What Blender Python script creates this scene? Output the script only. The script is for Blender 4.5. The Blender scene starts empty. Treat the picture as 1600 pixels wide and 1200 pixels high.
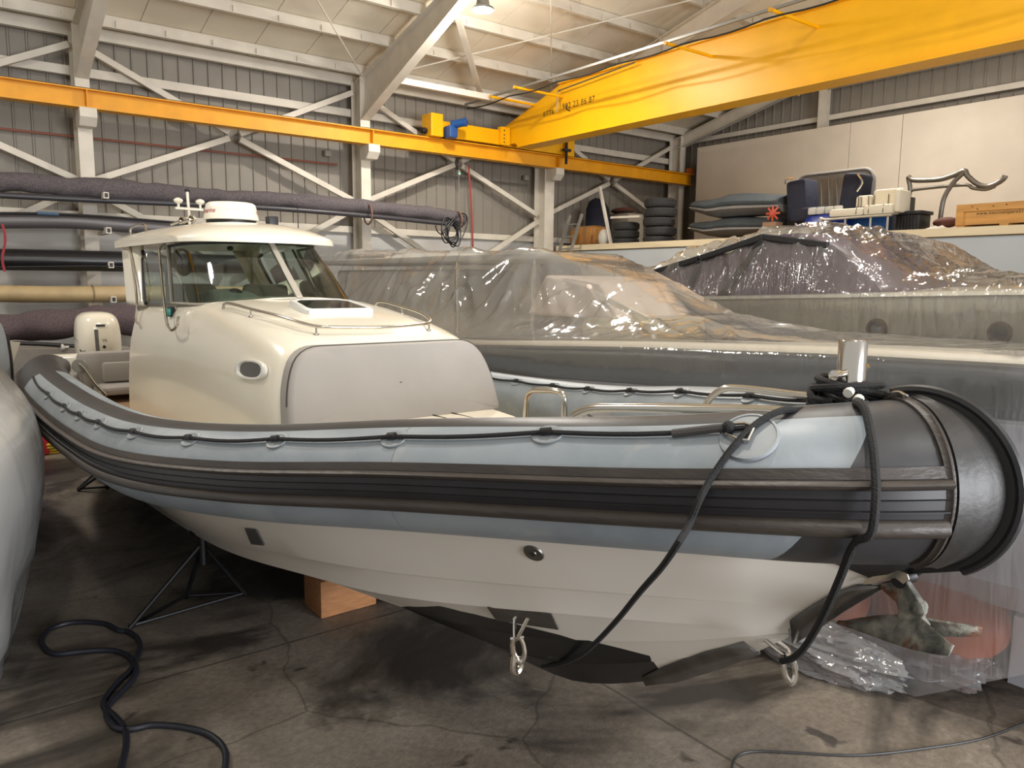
import bpy, bmesh, math, random
from math import sin, cos, pi, radians, sqrt, hypot
from mathutils import Vector, Matrix, noise
from mathutils.bvhtree import BVHTree

random.seed(7)
SC = bpy.context.scene
COL = SC.collection

# ------------------------------------------------------------------ camera
FPX, YAW, PIT, ROLL, CAMH = 1200.0, 0.656552521, 0.132947284, 0.00983537971, 2.35
_fw = Vector((sin(YAW), cos(YAW), 0)); _rt = Vector((cos(YAW), -sin(YAW), 0)); _up = Vector((0, 0, 1))
CF = _fw * cos(PIT) - _up * sin(PIT)
_U = _up * cos(PIT) + _fw * sin(PIT)
CR = _rt * cos(ROLL) + _U * sin(ROLL)
CU = _U * cos(ROLL) - _rt * sin(ROLL)
CAM = Vector((0, 0, CAMH))

def ray(x, y):
    return CR * ((x - 800) / FPX) - CU * ((y - 600) / FPX) + CF

def at(x, y, X=None, Y=None, Z=None, D=None):
    """point where the sight line of a photo pixel meets a known plane of the place"""
    r = ray(x, y)
    if X is not None: t = (X - CAM.x) / r.x
    elif Y is not None: t = (Y - CAM.y) / r.y
    elif Z is not None: t = (Z - CAM.z) / r.z
    else: t = D
    return CAM + r * t

cam_data = bpy.data.cameras.new('camera')
cam = bpy.data.objects.new('camera', cam_data)
COL.objects.link(cam)
cam_data.sensor_width = 36.0
cam_data.sensor_fit = 'HORIZONTAL'
cam_data.lens = FPX / 1600 * 36
cam_data.clip_start = 0.05
cam_data.clip_end = 200
M = Matrix((CR, CU, -CF)).transposed().to_4x4()
M.translation = CAM
cam.matrix_world = M
SC.camera = cam

# ------------------------------------------------------------------ materials
def lin(c):
    if isinstance(c, str):
        c = [int(c[i:i + 2], 16) / 255 for i in (0, 2, 4)]
        c = [x / 12.92 if x <= .04045 else ((x + .055) / 1.055) ** 2.4 for x in c]
    return (c[0], c[1], c[2], 1)

MATS = {}
def mat(name, col, rough=.5, metal=0., var=.0, scale=8., bump=0., bscale=40., coat=0., spec=.5, col2=None, emit=None, es=1., stretch=None):
    if name in MATS: return MATS[name]
    m = bpy.data.materials.new(name); m.use_nodes = True
    nt = m.node_tree; N = nt.nodes; L = nt.links
    b = N['Principled BSDF']
    b.inputs['Roughness'].default_value = rough
    b.inputs['Metallic'].default_value = metal
    b.inputs['Specular IOR Level'].default_value = spec
    b.inputs['Coat Weight'].default_value = coat
    b.inputs['Coat Roughness'].default_value = .08
    c = lin(col)
    b.inputs['Base Color'].default_value = c
    tc = N.new('ShaderNodeTexCoord')
    src = tc.outputs['Object']
    if stretch:
        mp = N.new('ShaderNodeMapping'); mp.inputs['Scale'].default_value = stretch
        L.new(src, mp.inputs['Vector']); src = mp.outputs['Vector']
    if var or col2:
        nz = N.new('ShaderNodeTexNoise'); nz.inputs['Scale'].default_value = scale; nz.inputs['Detail'].default_value = 5
        L.new(src, nz.inputs['Vector'])
        cr = N.new('ShaderNodeValToRGB')
        cr.color_ramp.elements[0].position = .35; cr.color_ramp.elements[1].position = .65
        a = lin(col2) if col2 else tuple(x * (1 - var) for x in c[:3]) + (1,)
        d = c if col2 else tuple(min(1, x * (1 + var)) for x in c[:3]) + (1,)
        cr.color_ramp.elements[0].color = a; cr.color_ramp.elements[1].color = d
        L.new(nz.outputs['Fac'], cr.inputs['Fac']); L.new(cr.outputs['Color'], b.inputs['Base Color'])
    if bump:
        n2 = N.new('ShaderNodeTexNoise'); n2.inputs['Scale'].default_value = bscale; n2.inputs['Detail'].default_value = 4
        L.new(src, n2.inputs['Vector'])
        bp = N.new('ShaderNodeBump'); bp.inputs['Strength'].default_value = bump; bp.inputs['Distance'].default_value = .02
        L.new(n2.outputs['Fac'], bp.inputs['Height']); L.new(bp.outputs['Normal'], b.inputs['Normal'])
    if emit:
        b.inputs['Emission Color'].default_value = lin(emit); b.inputs['Emission Strength'].default_value = es
    MATS[name] = m
    return m

def glassy(name, tint, gloss=.05, refl=.12, diff=0., dcol='ffffff', bump=0., bscale=6., ior=1.45, stretch=None):
    """thin pane or film: see-through, with a fresnel reflection and a little milkiness"""
    m = bpy.data.materials.new(name); m.use_nodes = True
    nt = m.node_tree; N = nt.nodes; L = nt.links
    N.remove(N['Principled BSDF'])
    out = N['Material Output']
    tr = N.new('ShaderNodeBsdfTransparent'); tr.inputs['Color'].default_value = lin(tint)
    gl = N.new('ShaderNodeBsdfGlossy'); gl.inputs['Roughness'].default_value = gloss
    df = N.new('ShaderNodeBsdfDiffuse'); df.inputs['Color'].default_value = lin(dcol)
    tl = N.new('ShaderNodeBsdfTranslucent'); tl.inputs['Color'].default_value = lin(dcol)
    ad = N.new('ShaderNodeMixShader'); ad.inputs[0].default_value = .5
    L.new(df.outputs[0], ad.inputs[1]); L.new(tl.outputs[0], ad.inputs[2])
    m1 = N.new('ShaderNodeMixShader'); m1.inputs[0].default_value = diff
    L.new(tr.outputs[0], m1.inputs[1]); L.new(ad.outputs[0], m1.inputs[2])
    fr = N.new('ShaderNodeFresnel'); fr.inputs['IOR'].default_value = ior
    mx = N.new('ShaderNodeMath'); mx.operation = 'ADD'; mx.inputs[1].default_value = refl; mx.use_clamp = True
    L.new(fr.outputs[0], mx.inputs[0])
    m2 = N.new('ShaderNodeMixShader'); L.new(mx.outputs[0], m2.inputs[0])
    L.new(m1.outputs[0], m2.inputs[1]); L.new(gl.outputs[0], m2.inputs[2])
    if bump:
        tc = N.new('ShaderNodeTexCoord'); mp = N.new('ShaderNodeMapping')
        if stretch: mp.inputs['Scale'].default_value = stretch
        L.new(tc.outputs['Object'], mp.inputs['Vector'])
        nz = N.new('ShaderNodeTexNoise'); nz.inputs['Scale'].default_value = bscale; nz.inputs['Detail'].default_value = 3
        nz.inputs['Distortion'].default_value = 1.2
        L.new(mp.outputs['Vector'], nz.inputs['Vector'])
        bp = N.new('ShaderNodeBump'); bp.inputs['Strength'].default_value = bump; bp.inputs['Distance'].default_value = .05
        L.new(nz.outputs['Fac'], bp.inputs['Height'])
        for s in (gl, df, tl): L.new(bp.outputs['Normal'], s.inputs['Normal'])
        L.new(bp.outputs['Normal'], fr.inputs['Normal'])
    L.new(m2.outputs[0], out.inputs['Surface'])
    MATS[name] = m
    return m

# ------------------------------------------------------------------ mesh building
def catmull(P, n=8):
    P = [tuple(p) for p in P]; k = len(P[0])
    Q = [tuple(2 * a - b for a, b in zip(P[0], P[1]))] + P + [tuple(2 * a - b for a, b in zip(P[-1], P[-2]))]
    out = []
    for i in range(1, len(Q) - 2):
        p0, p1, p2, p3 = Q[i - 1:i + 3]
        for j in range(n):
            t = j / n
            out.append(tuple(.5 * (2 * p1[c] + (p2[c] - p0[c]) * t + (2 * p0[c] - 5 * p1[c] + 4 * p2[c] - p3[c]) * t * t + (3 * p1[c] - p0[c] - 3 * p2[c] + p3[c]) * t ** 3) for c in range(k)))
    out.append(P[-1])
    return out

def resample(P, n):
    P = [Vector(p[:3]) for p in P]
    L = [0]
    for a, b in zip(P, P[1:]): L.append(L[-1] + (b - a).length)
    out = []; j = 0
    for i in range(n):
        s = L[-1] * i / (n - 1)
        while j < len(P) - 2 and L[j + 1] < s: j += 1
        d = L[j + 1] - L[j]
        out.append(P[j].lerp(P[j + 1], (s - L[j]) / d if d > 1e-9 else 0))
    return out

class MB:
    def __init__(s): s.v = []; s.f = []; s.m = []; s.uv = {}
    def add(s, vs, fs, mi=0):
        o = len(s.v); s.v += [Vector(v) for v in vs]
        s.f += [tuple(o + i for i in f) for f in fs]; s.m += [mi] * len(fs); return o
    def box(s, lo, hi, mi=0, rot=None, bev=0):
        x0, y0, z0 = lo; x1, y1, z1 = hi
        vs = [(x0, y0, z0), (x1, y0, z0), (x1, y1, z0), (x0, y1, z0), (x0, y0, z1), (x1, y0, z1), (x1, y1, z1), (x0, y1, z1)]
        fs = [(0, 3, 2, 1), (4, 5, 6, 7), (0, 1, 5, 4), (1, 2, 6, 5), (2, 3, 7, 6), (3, 0, 4, 7)]
        if bev:
            bm = bmesh.new()
            bv = [bm.verts.new(v) for v in vs]
            for f in fs: bm.faces.new([bv[i] for i in f])
            bmesh.ops.bevel(bm, geom=list(bm.edges), offset=bev, segments=2, affect='EDGES', profile=.5)
            bm.verts.index_update()
            vs = [v.co.copy() for v in bm.verts]; fs = [tuple(v.index for v in f.verts) for f in bm.faces]; bm.free()
        if rot is not None:
            c = Vector(((x0 + x1) / 2, (y0 + y1) / 2, (z0 + z1) / 2))
            vs = [rot @ (Vector(v) - c) + c for v in vs]
        s.add(vs, fs, mi); return s
    def bar(s, a, b, w, h, up=(0, 0, 1), mi=0):
        a = Vector(a); b = Vector(b); d = (b - a).normalized(); u = Vector(up)
        sd = d.cross(u)
        if sd.length < 1e-4: sd = d.cross(Vector((1, 0, 0)))
        sd.normalize(); u = sd.cross(d)
        c = [(-w / 2, -h / 2), (w / 2, -h / 2), (w / 2, h / 2), (-w / 2, h / 2)]
        vs = [p + sd * x + u * y for p in (a, b) for x, y in c]
        s.add(vs, [(0, 3, 2, 1), (4, 5, 6, 7), (0, 1, 5, 4), (1, 2, 6, 5), (2, 3, 7, 6), (3, 0, 4, 7)], mi); return s
    def ibeam(s, a, b, w, h, up=(0, 0, 1), tf=.018, tw=.012, mi=0, h2=None):
        """I-section from a to b; a and b are the middle of the top flange, h its depth at a, h2 at b"""
        a = Vector(a); b = Vector(b); d = (b - a).normalized(); u = Vector(up); sd = d.cross(u).normalized(); u = sd.cross(d)
        h2 = h2 or h
        def prof(H): return [(-w/2, 0), (w/2, 0), (w/2, -tf), (tw/2, -tf), (tw/2, -H+tf), (w/2, -H+tf), (w/2, -H), (-w/2, -H), (-w/2, -H+tf), (-tw/2, -H+tf), (-tw/2, -tf), (-w/2, -tf)]
        vs = [a + sd * x + u * y for x, y in prof(h)] + [b + sd * x + u * y for x, y in prof(h2)]
        n = 12
        fs = [(i, (i + 1) % n, (i + 1) % n + n, i + n) for i in range(n)]
        for o in (0, n):
            q = [(0, 1, 2, 11), (2, 3, 10, 11), (3, 4, 9, 10), (4, 5, 8, 9), (5, 6, 7, 8)]
            fs += [tuple(i + o for i in f) for f in q]
        s.add(vs, fs, mi); return s
    def tube(s, P, r, n=8, mi=0, cap=True, closed=False):
        P = [Vector(p[:3]) for p in P]; m = len(P)
        R = r if isinstance(r, (list, tuple)) else [r] * m
        prev = None; vs = []
        for i in range(m):
            if closed: t = (P[(i + 1) % m] - P[i - 1])
            else: t = P[min(i + 1, m - 1)] - P[max(i - 1, 0)]
            t.normalize()
            if prev is None:
                q = Vector((0, 0, 1)) if abs(t.z) < .9 else Vector((1, 0, 0))
                u = t.cross(q).normalized()
            else:
                u = prev - t * prev.dot(t)
                u = u.normalized() if u.length > 1e-6 else t.orthogonal().normalized()
            prev = u; w = t.cross(u)
            vs += [P[i] + (u * cos(2 * pi * j / n) + w * sin(2 * pi * j / n)) * R[i] for j in range(n)]
        fs = []
        for i in range(m if closed else m - 1):
            a = i * n; b = ((i + 1) % m) * n
            fs += [(a + j, a + (j + 1) % n, b + (j + 1) % n, b + j) for j in range(n)]
        if cap and not closed: fs += [tuple(range(n))[::-1], tuple((m - 1) * n + j for j in range(n))]
        s.add(vs, fs, mi); return s
    def lathe(s, prof, c=(0, 0, 0), n=24, axis=(0, 0, 1), mi=0):
        """prof: (radius, height) pairs turned about axis through c"""
        ax = Vector(axis).normalized(); u = ax.orthogonal().normalized(); w = ax.cross(u); c = Vector(c); vs = []
        for r, h in prof: vs += [c + ax * h + (u * cos(2 * pi * j / n) + w * sin(2 * pi * j / n)) * r for j in range(n)]
        fs = []
        for i in range(len(prof) - 1):
            fs += [(i * n + j, i * n + (j + 1) % n, (i + 1) * n + (j + 1) % n, (i + 1) * n + j) for j in range(n)]
        if prof[0][0] > 1e-5: fs.append(tuple(range(n))[::-1])
        if prof[-1][0] > 1e-5: fs.append(tuple((len(prof) - 1) * n + j for j in range(n)))
        s.add(vs, fs, mi); return s
    def loft(s, rows, closed=False, cap=False, mi=0):
        n = len(rows[0]); vs = [p for r in rows for p in r]; fs = []
        for i in range(len(rows) - 1):
            for j in range(n if closed else n - 1):
                k = (j + 1) % n
                fs.append((i * n + j, i * n + k, (i + 1) * n + k, (i + 1) * n + j))
        if cap: fs += [tuple(range(n))[::-1], tuple((len(rows) - 1) * n + j for j in range(n))]
        s.add(vs, fs, mi); return s
    def prism(s, poly, off, mi=0):
        off = Vector(off); n = len(poly); a = [Vector(p) for p in poly]
        s.add(a + [p + off for p in a], [tuple(range(n))[::-1], tuple(range(n, 2 * n))] + [(i, (i + 1) % n, (i + 1) % n + n, i + n) for i in range(n)], mi); return s
    def ball(s, c, r, n=16, m=10, mi=0):
        rx, ry, rz = (r, r, r) if not isinstance(r, (tuple, list)) else r
        rows = []
        for i in range(m + 1):
            a = -pi / 2 + pi * i / m
            rows.append([(c[0] + rx * cos(a) * cos(2 * pi * j / n), c[1] + ry * cos(a) * sin(2 * pi * j / n), c[2] + rz * sin(a)) for j in range(n)])
        s.loft(rows, closed=True, mi=mi); return s
    def xf(s, Mx):
        s.v = [Mx @ v for v in s.v]; return s
    def build(s, name, m, parent=None, smooth=True, angle=40, bevel=0, world=True, weld=True, solid=0, subd=0):
        me = bpy.data.meshes.new(name)
        org = Vector((0, 0, 0))
        p = parent
        while p is not None and world: org += p.location; p = p.parent
        me.from_pydata([v - org for v in s.v], [], s.f)
        if not isinstance(m, (list, tuple)): m = [m]
        for x in m: me.materials.append(x)
        me.polygons.foreach_set('material_index', s.m)
        bm = bmesh.new(); bm.from_mesh(me)
        if weld and not s.uv: bmesh.ops.remove_doubles(bm, verts=bm.verts, dist=1e-5)
        bmesh.ops.recalc_face_normals(bm, faces=bm.faces)
        for e in bm.edges:
            e.smooth = not (len(e.link_faces) == 2 and e.calc_face_angle(0) > radians(angle))
        for f in bm.faces: f.smooth = smooth
        bm.to_mesh(me); bm.free()
        o = bpy.data.objects.new(name, me); COL.objects.link(o)
        if parent is not None: o.parent = parent
        if bevel:
            md = o.modifiers.new('bevel', 'BEVEL'); md.width = bevel; md.segments = 2; md.limit_method = 'ANGLE'; md.angle_limit = radians(50)
        if solid:
            md = o.modifiers.new('thick', 'SOLIDIFY'); md.thickness = solid; md.offset = 0
        if subd:
            md = o.modifiers.new('subd', 'SUBSURF'); md.levels = subd; md.render_levels = subd
        return o

def tag(o, label=None, cat=None, group=None, kind=None):
    if label: o['label'] = label
    if cat: o['category'] = cat
    if group: o['group'] = group
    if kind: o['kind'] = kind
    return o

def thing(name, label, cat, loc=(0, 0, 0), group=None):
    o = bpy.data.objects.new(name, None); COL.objects.link(o); o.location = loc; o.empty_display_size = .2
    return tag(o, label, cat, group)

def copy_thing(src, loc, rz=0, label=None, scale=None):
    c = src.copy(); COL.objects.link(c); c.location = loc; c.rotation_euler = (0, 0, rz)
    if label: c['label'] = label
    if scale: c.scale = scale
    for ch in list(src.children):
        d = ch.copy(); COL.objects.link(d); d.parent = c
        for g in list(ch.children):
            e = g.copy(); COL.objects.link(e); e.parent = d
    return c

def text_polys(txt, size, spacing=1.0):
    cu = bpy.data.curves.new('txt', 'FONT'); cu.body = txt; cu.size = size; cu.space_character = spacing
    cu.align_x = 'CENTER'; cu.align_y = 'CENTER'; cu.resolution_u = 4
    ob = bpy.data.objects.new('txt', cu); COL.objects.link(ob)
    dg = bpy.context.evaluated_depsgraph_get(); dg.update()
    me = ob.evaluated_get(dg).to_mesh()
    vs = [v.co.copy() for v in me.vertices]; fs = [tuple(p.vertices) for p in me.polygons]
    ob.evaluated_get(dg).to_mesh_clear()
    bpy.data.objects.remove(ob); bpy.data.curves.remove(cu)
    return vs, fs

def text_on(txt, size, c, right, up, spacing=1.0):
    """flat lettering as a mesh builder, centred at c"""
    vs, fs = text_polys(txt, size, spacing); c = Vector(c); r = Vector(right).normalized(); u = Vector(up).normalized()
    mb = MB(); mb.add([c + r * v.x + u * v.y for v in vs], fs); return mb

def bvh_of(objs):
    vs = []; fs = []
    for o in objs:
        off = Vector((0, 0, 0)); p = o
        while p is not None: off += p.location; p = p.parent
        k = len(vs); vs += [v.co + off for v in o.data.vertices]; fs += [tuple(k + i for i in f.vertices) for f in o.data.polygons]
    return BVHTree.FromPolygons(vs, fs)

def hit(bvh, x, y, off=0.):
    r = ray(x, y).normalized()
    loc, nrm, i, d = bvh.ray_cast(CAM, r)
    if loc is None: return None, None
    if nrm.dot(r) > 0: nrm = -nrm
    return loc + nrm * off, nrm

def arc_pts(c, r, a0, a1, n, plane='yz'):
    out = []
    for i in range(n + 1):
        a = a0 + (a1 - a0) * i / n
        if plane == 'yz': out.append(Vector((c[0], c[1] + r * cos(a), c[2] + r * sin(a))))
        elif plane == 'xy': out.append(Vector((c[0] + r * cos(a), c[1] + r * sin(a), c[2])))
        else: out.append(Vector((c[0] + r * cos(a), c[1], c[2] + r * sin(a))))
    return out
# ================================================================== THE HALL
WHITE_STEEL = mat('white_steel', 'd6cebf', .55, var=.06, scale=3)
CLAD = mat('cladding', '8c857a', .6, var=.05, scale=2)
ROOFM = mat('roof_panel', 'e6dcc8', .75, var=.05, scale=1.2)
LOWWALL = mat('lower_wall', 'bcbab6', .8, var=.07, scale=1.5)
YEL = mat('crane_yellow', 'e9a906', .42, var=.04, scale=2.5, spec=.4)
YELD = mat('runway_yellow', 'e39f10', .5, var=.07, scale=3)
BLACK = mat('black_rubber', '17171a', .5, var=.2, scale=20)
CHROME = mat('polished_steel', 'd8d6d0', .12, 1.0)
GREYMETAL = mat('dull_metal', '8d8c88', .45, .7)

YW = 15.78
def roof_z(y): return 6.42 + .25 * (15.5 - y)      # top of the rafters, underside of the purlins

# ---- floor: stained concrete
m = bpy.data.materials.new('concrete'); m.use_nodes = True
nt = m.node_tree; N = nt.nodes; L = nt.links; b = N['Principled BSDF']
tc = N.new('ShaderNodeTexCoord')
def noise_node(sc, det=6, dist=0., src=None, rough=.6):
    n = N.new('ShaderNodeTexNoise'); n.inputs['Scale'].default_value = sc; n.inputs['Detail'].default_value = det
    n.inputs['Distortion'].default_value = dist; n.inputs['Roughness'].default_value = rough
    L.new(src or tc.outputs['Object'], n.inputs['Vector']); return n.outputs['Fac']
def ramp(fac, stops):
    r = N.new('ShaderNodeValToRGB')
    while len(r.color_ramp.elements) < len(stops): r.color_ramp.elements.new(.5)
    for e, (p, c) in zip(r.color_ramp.elements, stops): e.position = p; e.color = lin(c) if isinstance(c, str) else (c, c, c, 1)
    L.new(fac, r.inputs['Fac']); return r.outputs['Color']
def mixc(f, a, bb, mode='MIX'):
    x = N.new('ShaderNodeMix'); x.data_type = 'RGBA'; x.blend_type = mode
    if isinstance(f, float): x.inputs[0].default_value = f
    else: L.new(f, x.inputs[0])
    L.new(a, x.inputs[6]); L.new(bb, x.inputs[7]); return x.outputs[2]
def const(c):
    x = N.new('ShaderNodeRGB'); x.outputs[0].default_value = lin(c); return x.outputs[0]
base = ramp(noise_node(.9, 8, .3), [(.3, '5e564d'), (.5, '7a7064'), (.72, '948a7c')])
fine = ramp(noise_node(26, 6), [(.3, .72), (.7, 1.12)])
base = mixc(1.0, base, fine, 'MULTIPLY')
stain = ramp(noise_node(.55, 5, .9), [(.47, 0.), (.56, 1.)])
base = mixc(stain, base, const('3a342e'))
spots = ramp(noise_node(3.3, 3, .4), [(.66, 0.), (.72, .8)])
base = mixc(spots, base, const('2b2622'))
chalk = ramp(noise_node(2.1, 7, 1.5), [(.66, 0.), (.78, .55)])
base = mixc(chalk, base, const('b5ab9c'))
# a long crack and saw-cut joints of the slab
sep = N.new('ShaderNodeSeparateXYZ'); L.new(tc.outputs['Object'], sep.inputs[0])
def math_node(op, a, bb=None, c=None):
    x = N.new('ShaderNodeMath'); x.operation = op
    for i, v in enumerate((a, bb, c)):
        if v is None: continue
        if isinstance(v, (int, float)): x.inputs[i].default_value = v
        else: L.new(v, x.inputs[i])
    return x.outputs[0]
def joint(coord, period, off, width):
    w = math_node('ADD', coord, off)
    p = math_node('PINGPONG', w, period)
    return math_node('LESS_THAN', p, width)
nzj = math_node('MULTIPLY', noise_node(1.6, 4), .03)
jx = joint(math_node('ADD', sep.outputs['X'], nzj), 1.9, .75, .009)
jy = joint(math_node('ADD', sep.outputs['Y'], nzj), 1.9, -.85, .010)
vor = N.new('ShaderNodeTexVoronoi'); vor.feature = 'DISTANCE_TO_EDGE'; vor.inputs['Scale'].default_value = .55
dn = N.new('ShaderNodeTexNoise'); dn.inputs['Scale'].default_value = 2.5; L.new(tc.outputs['Object'], dn.inputs['Vector'])
mv = N.new('ShaderNodeMix'); mv.data_type = 'VECTOR'; mv.inputs[0].default_value = .18
L.new(tc.outputs['Object'], mv.inputs[4]); L.new(dn.outputs['Color'], mv.inputs[5]); L.new(mv.outputs[1], vor.inputs['Vector'])
crack = math_node('LESS_THAN', vor.outputs['Distance'], .0035)
allj = math_node('MAXIMUM', math_node('MAXIMUM', jx, jy), math_node('MULTIPLY', crack, .6))
base = mixc(math_node('MULTIPLY', allj, .6), base, const('221e1a'))
L.new(base, b.inputs['Base Color'])
rr = ramp(noise_node(1.4, 5, .6), [(.4, .38), (.6, .75)])
L.new(rr, b.inputs['Roughness'])
bp = N.new('ShaderNodeBump'); bp.inputs['Strength'].default_value = .25; bp.inputs['Distance'].default_value = .01
L.new(noise_node(60, 5), bp.inputs['Height']); L.new(bp.outputs['Normal'], b.inputs['Normal'])
CONCRETE = m
tag(MB().box((-12, -10, -.1), (20, 16.2, 0)).build('floor', CONCRETE, smooth=False), kind='structure')

# ---- profiled cladding
def cladding(name, p0, dirv, length, z0, z1f, nrm, m, pitch=.27, depth=.03):
    """ribbed sheet from p0 along dirv; z1f(s) is the top at distance s"""
    d = Vector(dirv); n = Vector(nrm); p0 = Vector(p0); mb = MB(); prof = []
    k = int(length / pitch)
    for i in range(k):
        s = i * pitch
        for ds, dep in ((0, 0), (.012, -depth), (.035, -depth), (.047, 0)):
            prof.append((s + ds, dep))
    lo = [p0 + d * s + n * e + Vector((0, 0, z0)) for s, e in prof]
    hi = [p0 + d * s + n * e + Vector((0, 0, z1f(s))) for s, e in prof]
    mb.loft([lo, hi]); return tag(mb.build(name, m, smooth=False), kind='structure')
cladding('wall_left', (-9.6, YW, 0), (1, 0, 0), 28.2, 3.3, lambda s: 6.75, (0, 1, 0), CLAD)
cladding('wall_right', (18.3, YW, 0), (0, -1, 0), 20, 0., lambda s: roof_z(YW - s) + .25, (1, 0, 0), CLAD)
tag(MB().box((-9.6, YW - .1, 0), (18.3, YW + .1, 3.36)).build('wall_lower', LOWWALL), kind='structure')
tag(MB().box((-9.6, YW - .18, 3.36), (18.3, YW - .02, 3.5)).build('trim_1', WHITE_STEEL, bevel=.01), kind='structure')

# ---- roof sheets with panel joints, purlins
mb = MB()
for i in range(29):
    x = -9.6 + i * 1.0
    mb.box((x + .006, 0, 0), (x + .994, 20.6, .06))
sl = math.atan(.25)
mb.xf(Matrix.Translation((0, 15.9, roof_z(15.9) + .22)) @ Matrix.Rotation(pi - sl, 4, 'X') @ Matrix.Scale(-1, 4, (0, 0, 1)) )
tag(mb.build('ceiling', ROOFM, smooth=False), kind='structure')
for i in range(13):
    y = 15.05 - 1.17 * i
    z = roof_z(y)
    mb = MB()
    mb.bar((-9.6, y, z + .1), (18.2, y, z + .1), .02, .2)
    mb.bar((-9.6, y - .03, z + .01), (18.2, y - .03, z + .01), .07, .016)
    mb.bar((-9.6, y + .03, z + .2), (18.2, y + .03, z + .2), .07, .016)
    for k in range(34):                                    # fixing cleats
        xx = -9 + k * .8
        mb.box((xx, y - .05, z + .02), (xx + .02, y + .02, z + .13))
    tag(mb.build('trim_%d' % (i + 2), WHITE_STEEL, smooth=False), kind='structure')

# girts and eave beam of the left wall, girts of the gable
for i, (z, y, r) in enumerate([(5.86, 15.6, .075), (6.52, 15.55, .10)]):
    tag(MB().bar((-9.6, y, z), (18.1, y, z), .12, r * 2).build('trim_%d' % (i + 20), WHITE_STEEL), kind='structure')
tag(MB().bar((18.15, 15.6, 6.42), (18.15, -3, 6.42), .1, .12).build('trim_22', WHITE_STEEL), kind='structure')
tag(MB().bar((18.0, 10.9, 7.2), (18.0, -3, 7.2), .16, .26).build('trim_23', WHITE_STEEL), kind='structure')

# ---- portal frames
CX = [-2.75, 2.45, 7.68, 12.75, 17.75]
names_c = {1: 'white steel column at the left, behind the white outboard motor', 2: 'white steel column in the middle of the left wall, by the cabin roof',
           3: 'wide white steel column at the far end, beside the aluminium ladder', 4: 'white steel column in the far corner, behind the tyre stacks'}
for i, x in enumerate(CX):
    if i == 0: continue
    c = thing('steel_column', names_c[i], 'column', (x, 15.3, 0), 'portal frame columns')
    w = .22 if i != 3 else .3
    mb = MB()
    mb.ibeam((x, 15.08, 0), (x, 15.08, roof_z(15.1)), w, .42, up=(0, -1, 0), tf=.02, tw=.014)
    mb.build('shaft', WHITE_STEEL, c, smooth=False)
    if i < 4:                                             # bracket under the crane runway
        mb = MB(); h = .34
        mb.prism([(x - .13, 15.1, 5.12), (x - .13, 14.68, 5.12), (x - .13, 14.68, 4.97), (x - .13, 14.8, 4.84), (x - .13, 15.1, 4.84)], (.26, 0, 0))
        mb.build('runway_bracket', WHITE_STEEL, c, smooth=False, bevel=.006)
rl = {1: 'white haunched roof rafter at the left, rising out of the picture', 2: 'white haunched roof rafter next to the bright lamp', 3: 'white roof rafter behind the yellow crane girder', 4: 'white roof rafter along the gable wall at the far corner'}
for i in (1, 2, 3, 4):
    x = CX[i]; r = thing('roof_rafter', rl[i], 'rafter', (x, 15, 6.4), 'portal frame rafters')
    up = Vector((0, .242, .97))
    mb = MB(); y0, y1 = 15.3, 11.5
    hh = .85 if i < 4 else .3
    mb.ibeam((x, y0, roof_z(y0)), (x, y1, roof_z(y1)), .2, hh, up=up, h2=.4 if i < 4 else .3, tf=.02)
    mb.bar((x, y1, roof_z(y1) - .2), (x + .001, y1 - .02, roof_z(y1) - .2), .2, .42)
    mb.build('haunch', WHITE_STEEL, r, smooth=False)
    mb = MB(); mb.ibeam((x, y1, roof_z(y1)), (x, -4, roof_z(-4)), .2, .4 if i < 4 else .3, up=up, tf=.018)
    mb.build('rafter_beam', WHITE_STEEL, r, smooth=False)

# diagonal bracing of the left wall: one object per strut
def strut(a, b, label, w=.11, h=.09, grp='wall bracing struts'):
    o = MB().bar(a, b, w, h, up=(0, -1, 0)).build('brace_strut', WHITE_STEEL, smooth=False, bevel=.006)
    o['category'] = 'brace'; o['label'] = label; o['group'] = grp; return o
YB = 15.42
bays = [('left', -2.75, 2.45), ('second', 2.45, 7.68), ('third', 7.68, 12.75), ('fourth', 12.75, 17.75)]
where = {'left': 'at the left edge of the photo', 'second': 'above the covered masts', 'third': 'beside the blue crane motor', 'fourth': 'above the stored tyres'}
for bn, xa, xb in bays:
    mid = (xa + xb) / 2; e = .12
    if bn != 'left': strut((xa + e, YB, 6.25), (mid - .1, YB, 5.12), f'upper wall brace falling to the right {where[bn]}')
    strut((xb - e, YB, 6.25), (mid + .1, YB, 5.12), f'upper wall brace rising to the right {where[bn]}')
    if bn != 'left': strut((mid - .1, YB, 5.02), (xa + e, YB, 4.02), f'middle wall brace rising to the right {where[bn]}')
    strut((mid + .1, YB, 5.02), (xb - e, YB, 4.02), f'middle wall brace falling to the right {where[bn]}')
    if bn in ('left', 'second', 'third'):
        if bn != 'left': strut((xa + e, YB, 3.85), (mid - .1, YB, 2.55), f'lowest wall brace falling to the right {where[bn]}')
        strut((xb - e, YB, 3.85), (mid + .1, YB, 2.55), f'lowest wall brace rising to the right {where[bn]}')
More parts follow.
